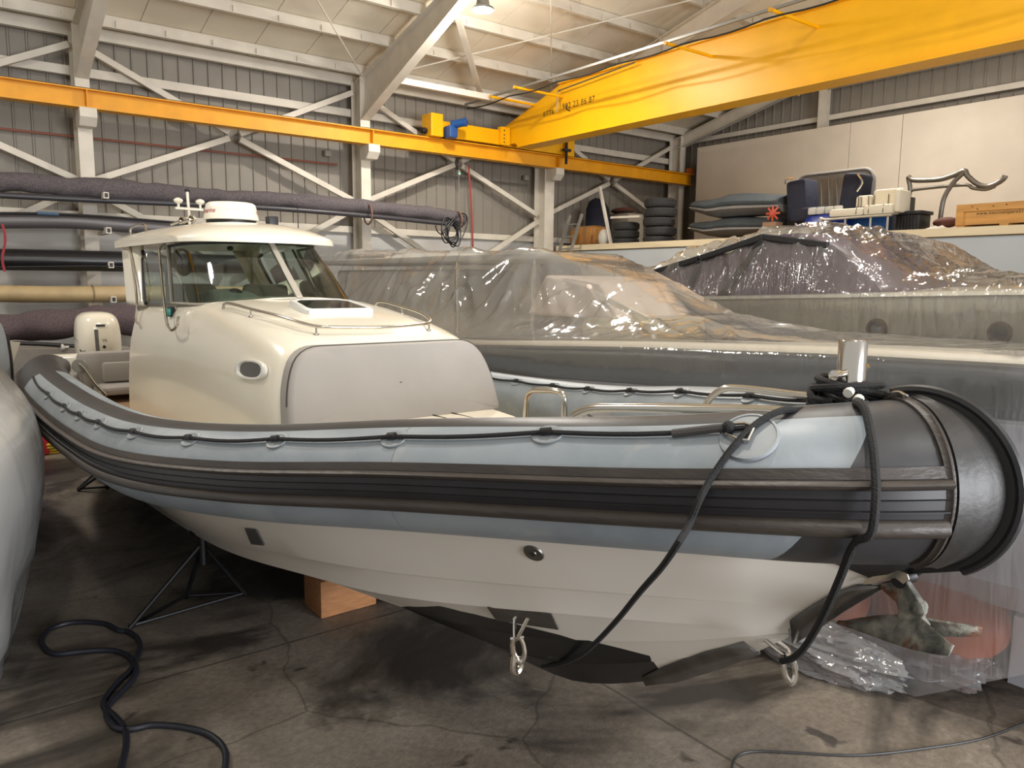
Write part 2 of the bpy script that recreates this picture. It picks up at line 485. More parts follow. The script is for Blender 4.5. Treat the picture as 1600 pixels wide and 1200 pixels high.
# struts in the roof plane
yy = 13.95
o = MB().bar((7.78, yy, roof_z(yy) - .55), (12.65, yy, roof_z(yy) - .55), .12, .12).build('eaves_strut', WHITE_STEEL, smooth=False)
tag(o, 'horizontal white strut between two rafters below the roof, right of the lamp', 'brace')
o = MB().bar((7.8, 11.9, roof_z(11.9) - .15), (10.3, 14.6, roof_z(14.6) - .2), .1, .1).build('roof_brace', WHITE_STEEL, smooth=False)
tag(o, 'stout white diagonal roof brace just below the bright lamp', 'brace')
for k, (a, b2, lb) in enumerate([((7.8, 15.0), (12.7, 9.5), 'thin roof rod crossing towards the crane girder, lower left end'), ((12.7, 15.0), (7.8, 9.3), 'thin roof rod crossing from the lamp towards the far column'),
                       ((2.5, 9.2), (7.6, 14.9), 'thin roof rod at the top left over the cabin')]):
    o = MB().tube([(a[0], a[1], roof_z(a[1]) - .06 - .06 * k), (b2[0], b2[1], roof_z(b2[1]) - .06 - .06 * k)], .014).build('bracing_rod', WHITE_STEEL)
    tag(o, lb, 'rod', 'thin bracing rods under the roof')

# post of the gable above the boards
tag(MB().ibeam((17.9, 10.9, 3.2), (17.9, 10.9, 7.1), .2, .2, up=(-1, 0, 0)).build('gable_post', WHITE_STEEL, smooth=False), 'short white post on the gable wall, standing behind the white boards', 'post')

# ---- lamps: round high-bay fittings; the one in view and its fellows down the hall
LAMPG = mat('lamp_glow', 'fff4dd', .5, emit='fff0d2', es=22)
LAMPH = mat('lamp_housing', '8a8a88', .4, .6)
def high_bay(loc, power, label):
    l = thing('high_bay_lamp', label, 'lamp', loc, 'round high bay lamps under the roof')
    x, y, z = loc
    MB().lathe([(.05, .22), (.1, .2), (.12, .08), (.19, .03), (.19, 0.), (.17, 0.0)], loc, 28).build('housing', LAMPH, l)
    MB().lathe([(.0001, .004), (.165, .004), (.165, -.012), (.0001, -.03)], loc, 28).build('lens', LAMPG, l)
    MB().tube([(x, y, z + .2), (x, y, roof_z(y) - .1 if roof_z(y) - .1 > z + .25 else z + .3)], .012).build('hanger', LAMPH, l)
    ld = bpy.data.lights.new('high_bay_light', 'AREA'); ld.shape = 'DISK'; ld.size = .34; ld.energy = power; ld.color = (1, .95, .87)
    lo = bpy.data.objects.new('high_bay_light', ld); COL.objects.link(lo); lo.location = (x, y, z - .05)
    l2 = bpy.data.lights.new('high_bay_glow', 'POINT'); l2.shadow_soft_size = .12; l2.energy = power * .45; l2.color = (1, .95, .87)
    lo = bpy.data.objects.new('high_bay_glow', l2); COL.objects.link(lo); lo.location = (x, y - .1, z - .3)
    return l
high_bay((8.0, 11.3, 6.93), 330, 'bright round ceiling lamp at the top of the photo, beside the middle rafter')
LIGHTS = [(-1.6, 9.5, 7.0, 230), (2.4, 2.6, 8.2, 190), (6.6, 4.2, 8.0, 140), (-1.2, -3.6, 8.4, 240), (5.0, -4.0, 8.4, 190), (14.2, 7.6, 6.9, 230)]
for x, y, z, p in LIGHTS:
    ld = bpy.data.lights.new('hall_light', 'AREA'); ld.shape = 'DISK'; ld.size = .5; ld.energy = p; ld.color = (1, .95, .87)
    lo = bpy.data.objects.new('hall_light', ld); COL.objects.link(lo); lo.location = (x, y, z)
    l2 = bpy.data.lights.new('hall_glow', 'POINT'); l2.shadow_soft_size = .3; l2.energy = p * .32; l2.color = (1, .95, .87)
    lo = bpy.data.objects.new('hall_glow', l2); COL.objects.link(lo); lo.location = (x, y, z - .4)
# daylight through the big doorway behind the photographer
ld = bpy.data.lights.new('doorway_daylight', 'AREA'); ld.shape = 'RECTANGLE'; ld.size = 6; ld.size_y = 4; ld.energy = 2000; ld.color = (.94, .96, 1)
lo = bpy.data.objects.new('doorway_daylight', ld); COL.objects.link(lo); lo.location = (5.0, -8.5, 2.2)
lo.rotation_euler = (Vector((2.5, 4, 1.2)) - lo.location).to_track_quat('-Z', 'Y').to_euler()
w = bpy.data.worlds.new('hall_air'); SC.world = w; w.use_nodes = True
w.node_tree.nodes['Background'].inputs[0].default_value = (.97, .95, .92, 1)
w.node_tree.nodes['Background'].inputs[1].default_value = .62
SC.view_settings.view_transform = 'Standard'; SC.view_settings.look = 'None'; SC.view_settings.gamma = 1; SC.view_settings.exposure = 0.
SC.view_settings.use_curve_mapping = False
try:
    SC.cycles.max_bounces = 8; SC.cycles.transparent_max_bounces = 16; SC.cycles.caustics_reflective = False; SC.cycles.caustics_refractive = False
except Exception: pass

# ---- crane runway
rw = thing('crane_runway_beam', 'long yellow steel crane runway beam along the left wall', 'crane beam', (8, 14.85, 5.12))
MB().ibeam((-9, 14.85, 5.43), (17.85, 14.85, 5.43), .24, .31, tf=.02, tw=.014).build('runway_beam', YELD, rw, smooth=False)
mb = MB(); mb.box((-9, 14.82, 5.43), (17.7, 14.88, 5.46)); mb.build('rail', mat('rail_steel', '4a4038', .5, .6), rw)
for x in CX[1:4]:
    MB().box((x - .008, 14.725, 5.13), (x + .008, 14.845, 5.42)).build('web_stiffener', YELD, rw)
MB().box((17.75, 14.75, 5.43), (17.85, 14.95, 5.6)).build('end_stop', mat('orange_stop', 'c9661a', .5), rw)

# ---- bridge crane
cr = thing('bridge_crane', 'big yellow overhead travelling crane girder crossing the hall at the top right', 'crane', (11.3, 14.8, 5.45))
gx0, gx1 = 11.1, 11.5
mb = MB()
side = [(14.92, 5.5), (14.92, 5.9), (12.9, 6.5), (-6, 6.5), (-6, 5.4), (14.3, 5.4), (14.45, 5.5)]
mb.prism([(gx0 + .05, y, z) for y, z in side], (.3, 0, 0))
mb.build('main_girder', YEL, cr, smooth=False)
MB().box((gx0 - .02, -6, 5.38), (gx1 + .02, 14.3, 5.4)).build('bottom_flange', YEL, cr, smooth=False)
MB().box((gx0 - .02, -6, 6.5), (gx1 + .02, 12.9, 6.52)).build('top_flange', YEL, cr, smooth=False)
MB().box((9.06, 14.7, 5.47), (10.95, 14.98, 5.8), bev=.01).build('end_carriage', YEL, cr, smooth=False)
MB().box((11.0, 14.7, 5.45), (13.15, 14.98, 5.82), bev=.01).build('end_carriage', YEL, cr, smooth=False)
MB().box((9.0, 14.6, 5.44), (9.3, 15.0, 5.92), bev=.012).build('wheel_box', YEL, cr, smooth=False)
MB().box((12.85, 14.62, 5.42), (13.15, 15.0, 5.84), bev=.012).build('wheel_box', YEL, cr, smooth=False)
mb = MB(); mb.box((10.86, 14.6, 5.46), (11.12, 14.72, 5.86)); mb.build('joint_plate', YEL, cr, smooth=False)
for z in (5.52, 5.6, 5.68, 5.78):
    MB().lathe([(.014, 0), (.014, .02)], (10.95, 14.6, z), 8, axis=(0, -1, 0)).build('bolt', BLACK, cr)
BLUE = mat('motor_blue', '1d4a86', .4)
mo = MB().lathe([(.001, 0), (.08, 0), (.095, .02), (.095, .06), (.085, .07), (.085, .3), (.095, .31), (.095, .34), (.05, .36)], (9.45, 14.5, 5.7), 20, axis=(.55, -.78, .12)).build('drive_motor', BLUE, cr)
MB().box((9.34, 14.4, 5.42), (9.56, 14.66, 5.68), bev=.03).build('gearbox', BLUE, mo)
MB().lathe([(.05, 0), (.07, .05), (.06, .12), (.02, .14)], (9.0, 14.8, 5.56), 14, axis=(-1, 0, 0)).build('buffer', BLACK, cr)
MB().lathe([(.05, 0), (.07, .05), (.06, .12), (.02, .14)], (13.15, 14.8, 5.56), 14, axis=(1, 0, 0)).build('buffer', BLACK, cr)
mb = MB(); mb.box((12.78, 14.5, 5.2), (12.82, 14.56, 5.75)); mb.box((12.7, 14.48, 5.5), (12.92, 14.58, 5.56)); mb.build('guide_fork', BLACK, cr, smooth=False)
# festoon arms and cable track along the girder
tips = [(768, 148, 835, 167), (806, 136, 880, 152), (1042, 68, 1112, 88), (1206, 13, 1277, 45)]
track = []
for tx, ty, bx, by in tips:
    bp_ = at(bx, by, X=gx0 + .05); tp = at(tx, ty, Y=bp_.y)
    bp_.z = tp.z = (bp_.z + tp.z) / 2
    mb = MB(); mb.tube([bp_, tp], .028, 8); ar = mb.build('festoon_arm', YEL, cr)
    MB().lathe([(.034, 0), (.034, .05)], tp, 8, axis=(-1, 0, 0)).build('arm_end', mat('arm_cap', 'c98f1c', .5), ar)
    track.append(tp + Vector((.12, 0, .04)))
tz = sum(p.z for p in track) / len(track); tx_ = sum(p.x for p in track) / len(track)
for y_ in (3.2, .6, -2):
    MB().tube([(gx0 + .05, y_, tz - .04), (tx_ - .12, y_, tz - .04)], .028, 8).build('festoon_arm', YEL, cr)
MB().box((tx_ - .02, -4, tz - .01), (tx_ + .02, 14.9, tz + .03)).build('cable_track', GREYMETAL, cr, smooth=False)
P = []
for i in range(61):
    y_ = 14.9 - i * .31; P.append((tx_ + .05, y_, tz - .07 - .05 * abs(sin(i * .62))))
MB().tube(P, .014, 6).build('festoon_cable', BLACK, cr)
q = at(874, 143, X=gx0 - .05)
MB().tube([(gx0 - .1, q.y, q.z), (gx0 - .1, q.y, q.z - .42)], .014, 6).build('limit_rod', CHROME, cr)
MB().tube([(gx0 - .02, q.y, q.z + .02), (gx0 - .1, q.y - .02, q.z), (gx0 - .1, q.y - 2.2, q.z + .12)], .014, 6).build('conduit', mat('conduit_grey', '4e4a40', .5), cr)
INK = mat('black_ink', '26200e', .6)
c1 = at(903, 161, X=gx0 + .04)
text_on('902 23 86 87', .17, (gx0 + .045, c1.y, c1.z), (0, -1, 0), (0, 0, 1), 1.1).build('lettering', INK, cr, smooth=False)
c2_ = at(888, 168, X=gx0 + .04)
mb = MB(); mb.tube([(gx0 + .045, c2_.y + .05, c2_.z + .07), (gx0 + .045, c2_.y + .06, c2_.z - .02), (gx0 + .045, c2_.y - .05, c2_.z - .08)], .014, 6)
mb.build('telephone_symbol', INK, cr)
c3 = at(857, 177, X=gx0 + .04)
text_on('BTTR', .15, (gx0 + .045, c3.y, c3.z), (0, -1, 0), (0, 0, 1), 1.1).build('lettering', INK, cr, smooth=False)

# ---- conduits, cables on the left wall
REDP = mat('conduit_red', '8a5545', .6)
def pixline(pts, Y): return [at(x, y, Y=Y) for x, y in pts]
tag(MB().tube([(-9, 15.66, 4.78), (7.3, 15.66, 4.78)], .022).build('conduit_pipe', REDP), 'thin reddish conduit pipe on the cladding below the yellow runway', 'pipe')
tag(MB().tube([(8, 15.66, 4.78), (12.5, 15.66, 4.78)], .018).build('conduit_pipe', GREYMETAL), 'thin grey conduit pipe on the cladding left of the far column', 'pipe')
for p, lb in (((512, 240), 'small grey junction box on the wall, left of the middle column'), ((822, 278), 'small grey junction box on the wall beside the far column')):
    q = at(*p, Y=15.62); tag(MB().box((q.x - .07, q.y - .05, q.z - .06), (q.x + .07, q.y + .05, q.z + .06), bev=.01).build('junction_box', mat('box_grey', '9a968c', .5)), lb, 'junction box')
a = at(732, 258, Y=15.2); b3 = at(739, 390, Y=15.2)
tag(MB().tube(catmull([a, (a + b3) / 2 + Vector((.02, 0, 0)), b3], 8), .022).build('air_hose', mat('red_hose', '9c3a2c', .5)), 'red hose hanging straight down the wall below the crane', 'hose')
a = at(717, 270, Y=15.25)
pl = thing('pendant_control', 'thin pendant cord with a tiny green light hanging below the crane runway', 'control', (a.x, a.y, a.z))
MB().box((a.x - .03, a.y - .03, a.z - .06), (a.x + .03, a.y + .03, a.z + .06), bev=.01).build('control_box', mat('box_grey', '9a968c'), pl)
MB().tube([(a.x, a.y, a.z + .3), (a.x, a.y, a.z - 1.9)], .007).build('cord', GREYMETAL, pl)
MB().ball((a.x, a.y - .035, a.z - .02), .014, 8, 6).build('indicator_light', mat('green_led', '30ffb0', .5, emit='30ffb0', es=6), pl)

# ---- white boards along the gable
BOARD = mat('board', 'c9beae', .75, var=.04, scale=1.5)
edges = [at(1090, 231, X=17.4).y, at(1330, 190, X=17.4).y, at(1412, 180, X=17.4).y, -1.0]
for i in range(3):
    ya, yb = edges[i] , edges[i + 1] + .015
    lean = -.35 if i == 0 else 0
    mb = MB(); mb.prism([(17.4, ya, 6.06), (17.4, yb, 6.06 + .0), (17.4, yb, 3.22), (17.4, ya + lean * 0 - (0.0 if i else .0), 3.22)], (.03, 0, 0))
    tag(mb.build('white_board', BOARD, smooth=False), ['tall white board leaning in the far corner behind the upturned dinghies', 'narrow white board behind the grey quilted bench', 'long white board behind the bent tube arch, at the right'][i], 'board', 'white boards along the gable wall')

# ---- mezzanine
WOODL = mat('pale_wood', 'd9c8a6', .6, var=.08, scale=6, stretch=(1, .15, 1))
MEZ = mat('mezzanine_panel', 'b4b8ba', .7, var=.03, scale=1.2)
mz = thing('storage_gallery', 'long raised storage gallery with pale grey panel front and wooden edge', 'gallery', (12.95, 7, 0))
MB().box((12.98, -4, 0), (13.1, 15.0, 3.1)).build('front_panel', MEZ, mz, smooth=False)
MB().box((12.98, -4, 3.1), (17.5, 14.9, 3.2)).build('gallery_deck', mat('deck_ply', '8a7558', .7, var=.1), mz, smooth=False)
MB().box((12.93, -4, 3.12), (12.98, 15.0, 3.25)).build('edge_board', WOODL, mz, smooth=False)
# ================================================================== THE GREY INFLATABLE BOAT WITH CABIN
BX = 2.31
def mir(p): return Vector((2 * BX - p[0], p[1], p[2]))
boat = thing('inflatable_boat', 'large grey and black inflatable boat with white hull and glazed white cabin, filling the picture', 'boat', (BX, 5.0, 0))

GEL = mat('cream_gelcoat', 'e6dfce', .22, coat=.5, var=.015, scale=2)
HULLW = mat('hull_white', 'd2cbc0', .35, coat=.2, var=.03, scale=2.2, col2=None)
STRAKE = mat('strake_rubber', '38322e', .45, var=.2, scale=5, stretch=(1, .6, 3), bump=.15, bscale=30)
STRAKEB = mat('strake_bow', '252322', .5, var=.15, scale=6, bump=.1, bscale=40)
STRAKED = mat('strake_recess', '1c1b1e', .45, var=.2, scale=7)
DARKTUBE = mat('tube_black', '222224', .5, var=.08, scale=5, bump=.08, bscale=70)
CUSH = mat('grey_vinyl', '99948e', .55, var=.03, scale=5, bump=.05, bscale=12)
PIPING = mat('dark_piping', '33302e', .5)
STAIN = mat('stainless', 'cfcac0', .16, 1.0)
STAIND = mat('brushed_plate', '6f6c68', .38, .85, var=.12, scale=12)
ROPE = mat('black_rope', '131315', .8, bump=.35, bscale=160)
GLASS = glassy('cabin_glass', 'bccfc5', .02, .03)
TEAK = mat('teak_deck', '8c6e52', .6, var=.1, scale=8, stretch=(6, .5, 1))
DGLASS = mat('dark_glass', '0d0f10', .06, coat=.5)

K = [(1.16, 9.62, 1.37, .12), (1.04, 9.30, 1.375, .17), (0.93, 8.75, 1.375, 0.20), (0.855, 7.95, 1.37, .215), (0.83, 7.2, 1.36, 0.222), (0.816, 6.201, 1.375, 0.219), (0.847, 5.183, 1.378, 0.216), (0.922, 4.218, 1.412, 0.219),
     (1.142, 3.357, 1.493, 0.214), (1.472, 2.491, 1.611, 0.217), (1.83, 1.62, 1.715, 0.216), (2.06, 1.22, 1.765, .232), (2.31, 1.03, 1.774, .245)]
TP = catmull(K, 10)
def frame_at(i):
    a = TP[max(i - 1, 0)]; b_ = TP[min(i + 1, len(TP) - 1)]
    t = Vector((b_[0] - a[0], b_[1] - a[1], 0)).normalized()
    if i == len(TP) - 1: t = Vector((1, 0, 0)) * .75 + t * .25; t.normalize()
    o = Vector((t.y, -t.x, 0))
    if i < len(TP) - 1 and o.x > 0: o = -o
    if i == len(TP) - 1: o = Vector((0, -1, 0))
    return o
FR = [frame_at(i) for i in range(len(TP))]
def tp(i, phi, dr=0., side=1):
    c = TP[i]; a = radians(phi); r = c[3] + dr
    p = Vector((c[0], c[1], c[2])) + FR[i] * (r * cos(a)) + Vector((0, 0, r * sin(a)))
    return p if side == 1 else mir(p)
SLEN = [0.]
for _a, _b in zip(TP, TP[1:]): SLEN.append(SLEN[-1] + (Vector(_a[:3]) - Vector(_b[:3])).length)
SLEN = [SLEN[-1] - v for v in SLEN]            # distance from the bow along each tube
def tpf(fi, phi, dr=0., side=1):
    i = int(fi); f = fi - i
    return tp(i, phi, dr, side).lerp(tp(min(i + 1, len(TP) - 1), phi, dr, side), f)
def tp_y(y, phi, dr=0., side=1):
    for i in range(len(TP) - 1):
        if TP[i][1] >= y >= TP[i + 1][1]:
            f = (TP[i][1] - y) / max(1e-6, TP[i][1] - TP[i + 1][1])
            return tp(i, phi, dr, side).lerp(tp(i + 1, phi, dr, side), f)
    return tp(len(TP) - 1, phi, dr, side)

# grey tube cloth with the black strip, bow and stern laid out along the tube
m = bpy.data.materials.new('tube_cloth'); m.use_nodes = True; nt = m.node_tree; N = nt.nodes; L = nt.links; b = N['Principled BSDF']
uv = N.new('ShaderNodeUVMap'); sp = N.new('ShaderNodeSeparateXYZ'); L.new(uv.outputs[0], sp.inputs[0])
tc = N.new('ShaderNodeTexCoord')
phi = math_node('MULTIPLY', sp.outputs['Y'], 360); u = math_node('MULTIPLY', sp.outputs['X'], 10)
strip = math_node('MULTIPLY', math_node('GREATER_THAN', phi, 67 + 90), math_node('LESS_THAN', phi, 96 + 90))
bound = math_node('SUBTRACT', .31, math_node('MULTIPLY', math_node('SUBTRACT', phi, 90), .0017))
bow_ = math_node('LESS_THAN', u, bound)
stern_ = math_node('GREATER_THAN', u, 6.64)
blk = math_node('MAXIMUM', math_node('MAXIMUM', strip, bow_), stern_)
grey = ramp(noise_node(1.7, 5, .8), [(.3, '79828a'), (.55, '8b949b'), (.75, '989fa4')])
dust = ramp(noise_node(5.5, 6, .5), [(.6, 0.), (.8, .35)])
grey = mixc(dust, grey, const('bdbab0'))
smear = ramp(noise_node(2.3, 4, 1.5), [(.68, 0.), (.74, .5)])
grey = mixc(smear, grey, const('74787a'))
# glued panel seams across the tube
seam = joint(u, .95, .2, .0035)
grey = mixc(math_node('MULTIPLY', seam, .45), grey, const('5a5f63'))
dark = ramp(noise_node(3, 5), [(.3, '29292b'), (.7, '343437')])
L.new(mixc(blk, grey, dark), b.inputs['Base Color'])
b.inputs['Roughness'].default_value = .42; b.inputs['Specular IOR Level'].default_value = .5
bp = N.new('ShaderNodeBump'); bp.inputs['Strength'].default_value = .12; bp.inputs['Distance'].default_value = .01
L.new(noise_node(9, 5, 1.), bp.inputs['Height']); L.new(bp.outputs['Normal'], b.inputs['Normal'])
TUBEM = m

def build_tube(side):
    n = 40; mb = MB(); uvs = []
    rows = []
    for i in range(len(TP)):
        rows.append([tp(i, -90 + 360 * j / n, 0, side) for j in range(n + 1)])
    me = bpy.data.meshes.new('tube')
    org = boat.location
    vs = [p - org for r in rows for p in r]
    fs = []; fu = []
    for i in range(len(rows) - 1):
        for j in range(n):
            f = (i * (n + 1) + j, i * (n + 1) + j + 1, (i + 1) * (n + 1) + j + 1, (i + 1) * (n + 1) + j)
            fs.append(f)
            fu.append([(SLEN[k] / 10, jj / n) for k, jj in ((i, j), (i, j + 1), (i + 1, j + 1), (i + 1, j))])
    # rounded stern cap
    base = len(vs); cnt = n + 1; c = TP[0]; cc = Vector((c[0], c[1], c[2]))
    ax = Vector((.35, .94, .05)).normalized()
    prev = list(range(n + 1))
    for kk in (1, 2, 3):
        a = pi / 2 * kk / 3.02; ring = []
        for j in range(n + 1):
            p0 = tp(0, -90 + 360 * j / n) - cc
            p = cc + p0 * cos(a) + ax * (c[3] * sin(a))
            if side == -1: p = mir(p)
            vs.append(p - org); ring.append(len(vs) - 1)
        for j in range(n):
            fs.append((prev[j], prev[j + 1], ring[j + 1], ring[j])); fu.append([(.99, .5)] * 4)
        prev = ring
    me.from_pydata(vs, [], fs)
    uvl = me.uv_layers.new(name='UVMap')
    for pi_, p in enumerate(me.polygons):
        for k, li in enumerate(p.loop_indices): uvl.data[li].uv = fu[pi_][k]
    bm = bmesh.new(); bm.from_mesh(me); bmesh.ops.recalc_face_normals(bm, faces=bm.faces)
    for f in bm.faces: f.smooth = True
    bm.to_mesh(me); bm.free()
    me.materials.append(TUBEM)
    o = bpy.data.objects.new('inflatable_tube', me); COL.objects.link(o); o.parent = boat
    return o
tube_s = build_tube(1); tube_p = build_tube(-1)

def band(name, prof, side, par, m, i0=1, i1=None, sub=None):
    i1 = i1 or len(TP) - 1
    rows = []
    for i in range(i0, i1 + 1):
        rows.append([tp(i, ph, dr, side) for ph, dr in prof])
    mb = MB(); mb.loft(rows)
    for e in (rows[0], rows[-1]): mb.add(e, [tuple(range(len(e)))])
    return mb.build(name, m, par, angle=50)
END = len(TP) - 3
for side, tb in ((1, tube_s), (-1, tube_p)):
    band('flat_strake', [(24, -.01), (24, .008), (16.5, .009), (16.5, -.01)], side, tb, STRAKE, 1, END)
    band('rubbing_strake', [(16.5, -.01), (16, .012), (15, .028), (12.5, .034), (10.5, .028), (9.5, .012), (9.5, -.01)], side, tb, STRAKE, 1, END)
    band('strake_recess', [(9.5, -.01), (9.5, .007), (4, .007), (3.6, .013), (3, .007), (-3, .007), (-3.6, .015), (-4.4, .015), (-5, .007), (-9, .007), (-9, -.01)], side, tb, STRAKED, 1, END)
    band('lower_strake', [(-9, -.01), (-9.5, .012), (-11, .027), (-15, .035), (-18, .03), (-22, .014), (-23, .004), (-23, -.01)], side, tb, STRAKE, 1, END)

# lifeline through its holders
tb_bvh = bvh_of([tube_s])
pts = [(54, 591), (77, 617), (103, 636), (126, 649), (156, 662), (208, 676), (289, 687), (420, 689), (596, 687), (834, 679), (1135, 675)]
YP = []
for x, y in pts:
    h, nr = hit(tb_bvh, x, y)
    if h is None: continue
    best = min(range(len(TP)), key=lambda i: (Vector(TP[i][:2]) - Vector((h.x, h.y))).length + 0)
    c = TP[best]; d = (Vector((h.x, h.y, 0)) - Vector((c[0], c[1], 0)))
    ph = math.degrees(math.atan2(h.z - c[2], d.dot(FR[best])))
    YP.append((h.y + 0, max(30, min(62, ph))))
YP.sort(reverse=True)
PATCH = mat('patch_grey', '8b9196', .45, var=.05)
for side, tb in ((1, tube_s), (-1, tube_p)):
    P = []
    yps = YP if side == 1 else [(y, 122 + 0 * p) for y, p in YP]
    for (ya, pa), (yb, pb) in zip(yps, yps[1:]):
        for k in range(8):
            f = k / 8; P.append(tp_y(ya + (yb - ya) * f, pa + (pb - pa) * f - (3 if side == 1 else -4) * sin(pi * f), .014, side))
    P.append(tp_y(yps[-1][0], yps[-1][1], .014, side))
    MB().tube(P, .0085, 6).build('lifeline', ROPE, tb)
    for k, (y, p) in enumerate(yps[1:-1]):
        c0 = tp_y(y, p, .004, side); e1 = tp_y(y - .03, p, .004, side); nrm = (tp_y(y, p, .05, side) - c0).normalized(); tt = (e1 - c0).normalized(); vv = nrm.cross(tt)
        mb = MB()
        ring = [[c0 + tt * (a * cos(q)) + vv * (b2 * sin(q)) + nrm * hh for q in [2 * pi * j / 20 for j in range(20)]] for a, b2, hh in ((.058, .042, -.004), (.056, .040, .0015), (.04, .028, .002), (.038, .026, .0008), (.03, .02, .001), (.001, .001, .0015))]
        mb.loft(ring, closed=True); pt = mb.build('rope_patch', PATCH, tb)
        MB().tube([c0 + nrm * .012 - tt * .017, c0 + nrm * .014 + tt * .017], .0135, 10).build('rope_holder', BLACK, tb)
# rope end with sleeve, knot and D-ring by the bow
h, nr = hit(tb_bvh, 1170, 682); h2, nr2 = hit(tb_bvh, 1140, 676); h3, _ = hit(tb_bvh, 1052, 683)
tt = (h - h2).normalized(); vv = nr.cross(tt)
mb = MB(); ring = [[h + tt * (a * cos(q)) + vv * (a * sin(q)) + nr * hh for q in [2 * pi * j / 32 for j in range(32)]] for a, hh in ((.085, -.006), (.083, .004), (.077, .005), (.075, .002), (.001, .004))]
mb.loft(ring, closed=True); mb.build('ring_patch', PATCH, tube_s)
MB().ball(h2 + nr2 * .02, (.02, .02, .02), 10, 8).build('rope_knot', ROPE, tube_s)
MB().tube([h3 + nr2 * .014, h2.lerp(h3, .25) + nr2 * .02, h2 + nr2 * .02], .013, 8).build('rope_sleeve', mat('sleeve', '3b3836', .7), tube_s)
o_ = h2.lerp(h, .55) + nr * .018
MB().tube([o_ - tt * .03 - vv * .018, o_ - tt * .03 + vv * .018, o_ + tt * .005 + vv * .03, o_ + tt * .035 + vv * .026, o_ + tt * .035 - vv * .026, o_ + tt * .005 - vv * .03], .005, 6, closed=True).build('d_ring', STAIN, tube_s)

# bow flange where the two tubes meet
fc = (BX, 1.024, 1.774)
prof = []
for a in range(105, 181, 5): prof.append((fc[1] + .266 * cos(radians(a + 0)), fc[2] + .266 * sin(radians(a))))
mb = MB()
outer = [(1.30, 2.0)] + [(fc[1] - .272 * sin(radians(a)), fc[2] + .272 * cos(radians(a))) for a in range(-20, 150, 6)] + [(1.06, 1.475), (1.11, 1.44)]
inner = [(1.30, 1.9)] + [(fc[1] - .15 * sin(radians(a)), fc[2] + .15 * cos(radians(a))) for a in range(-20, 150, 6)] + [(1.2, 1.6), (1.25, 1.55)]
for dx0, dx1 in ((-.012, .012),):
    A = [Vector((BX + dx0, y, z)) for y, z in outer]; B = [Vector((BX + dx1, y, z)) for y, z in outer]
    C = [Vector((BX + dx1, y, z)) for y, z in inner]; D = [Vector((BX + dx0, y, z)) for y, z in inner]
    mb.loft([A, B, C, D, A])
mb.build('bow_flange', DARKTUBE, boat)
MB().tube([Vector((BX, y, z)) for y, z in outer[1:-2]], .016, 8).build('flange_bead', BLACK, boat)
for side, tb in ((1, tube_s), (-1, tube_p)):
    for f0, f1 in ((len(TP) - 3.4, len(TP) - 2.2), (len(TP) - 2.0, len(TP) - 1.02)):
        rows = []
        for a in range(-62, 112, 5):
            rows.append([tpf(f0 + (f1 - f0) * t, a, dr, side) for t, dr in ((0, -.004), (0.02, .008), (.35, .011), (.5, .016), (.65, .011), (.98, .008), (1, -.004))])
        MB().loft(rows).build('bow_band', STRAKE if f0 < len(TP) - 3 else STRAKEB, tb, angle=50)

# hull: topsides, chine with spray rail, bottom
NP = 70
def curve(pts): return resample(catmull(pts, 10), NP)
chine = curve([(1.38, 10.1, .34), (1.38, 8, .41), (1.39, 6.94, .47), (1.42, 5.0, .62), (1.50, 3.64, .83), (1.62, 3.02, .91), (1.8, 2.5, .99), (1.9, 2.19, 1.05), (2.05, 1.86, 1.10), (2.16, 1.65, 1.13), (2.305, 1.41, 1.165)])
keel = curve([(BX, 10.1, .13), (BX, 8, .15), (BX, 6, .21), (BX, 4.37, .31), (BX, 3.59, .375), (BX, 3.2, .41), (BX, 2.67, .46), (BX, 2.39, .53), (BX, 2.05, .69), (BX, 1.75, .87), (BX, 1.51, 1.05), (BX, 1.41, 1.135)])
top = []
tpts = []
for c in TP[8:-14]: tpts.append((c[0] + .04, c[1], c[2] - c[3] * .9))
tpts = [(tpts[0][0] + .05, 10.1, tpts[0][2])] + tpts + [(2.10, 1.30, 1.535), (2.24, 1.17, 1.475), (2.305, 1.11, 1.44)]
top = resample(catmull(tpts, 4), NP)
# match stations so rows run across the hull
railu = [c.lerp(t, .34) + Vector((-.0, 0, 0)) for c, t in zip(chine, top)]
def inset(P, d): return [p + Vector((d, 0, 0)) for p in P]
rows_top = [top, [t.lerp(r, .5) + Vector((.012 * (1 - i / NP), 0, 0)) for i, (t, r) in enumerate(zip(top, railu))], [r + Vector((-.004, 0, 0)) for r in railu]]
fade = [min(1, max(0, (p.y - 1.45) / .5)) for p in railu]
rows_low = [[r + Vector((.022 * f, 0, -.012 * f)) for r, f in zip(railu, fade)], [r.lerp(c, .55) + Vector((.02 * f, 0, 0)) for r, c, f in zip(railu, chine, fade)], chine]
fl = [min(1, max(0, (p.y - 1.5) / .6)) for p in chine]
chin_in = [c + Vector((.05 * f, 0, -.004)) for c, f in zip(chine, fl)]
def btm(f, dz=0.): return [c.lerp(k, f) + Vector((0, 0, dz)) for c, k in zip(chin_in, keel)]
bottom_rows = [chine, chin_in, btm(.33), [p + Vector((0, 0, -.014 * f)) for p, f in zip(btm(.35), fl)], [p + Vector((.012, 0, 0)) for p in btm(.39)], btm(.66), [p + Vector((0, 0, -.014 * f)) for p, f in zip(btm(.68), fl)], btm(.72), keel]
allrows = rows_top + rows_low + bottom_rows[1:]
mb = MB()
for side in (1, -1):
    R = [[p if side == 1 else mir(p) for p in r] for r in allrows]
    mb.loft(R)
tr = [r[0] for r in allrows]; mb.add(tr + [mir(p) for p in reversed(tr)], [tuple(range(2 * len(tr)))])
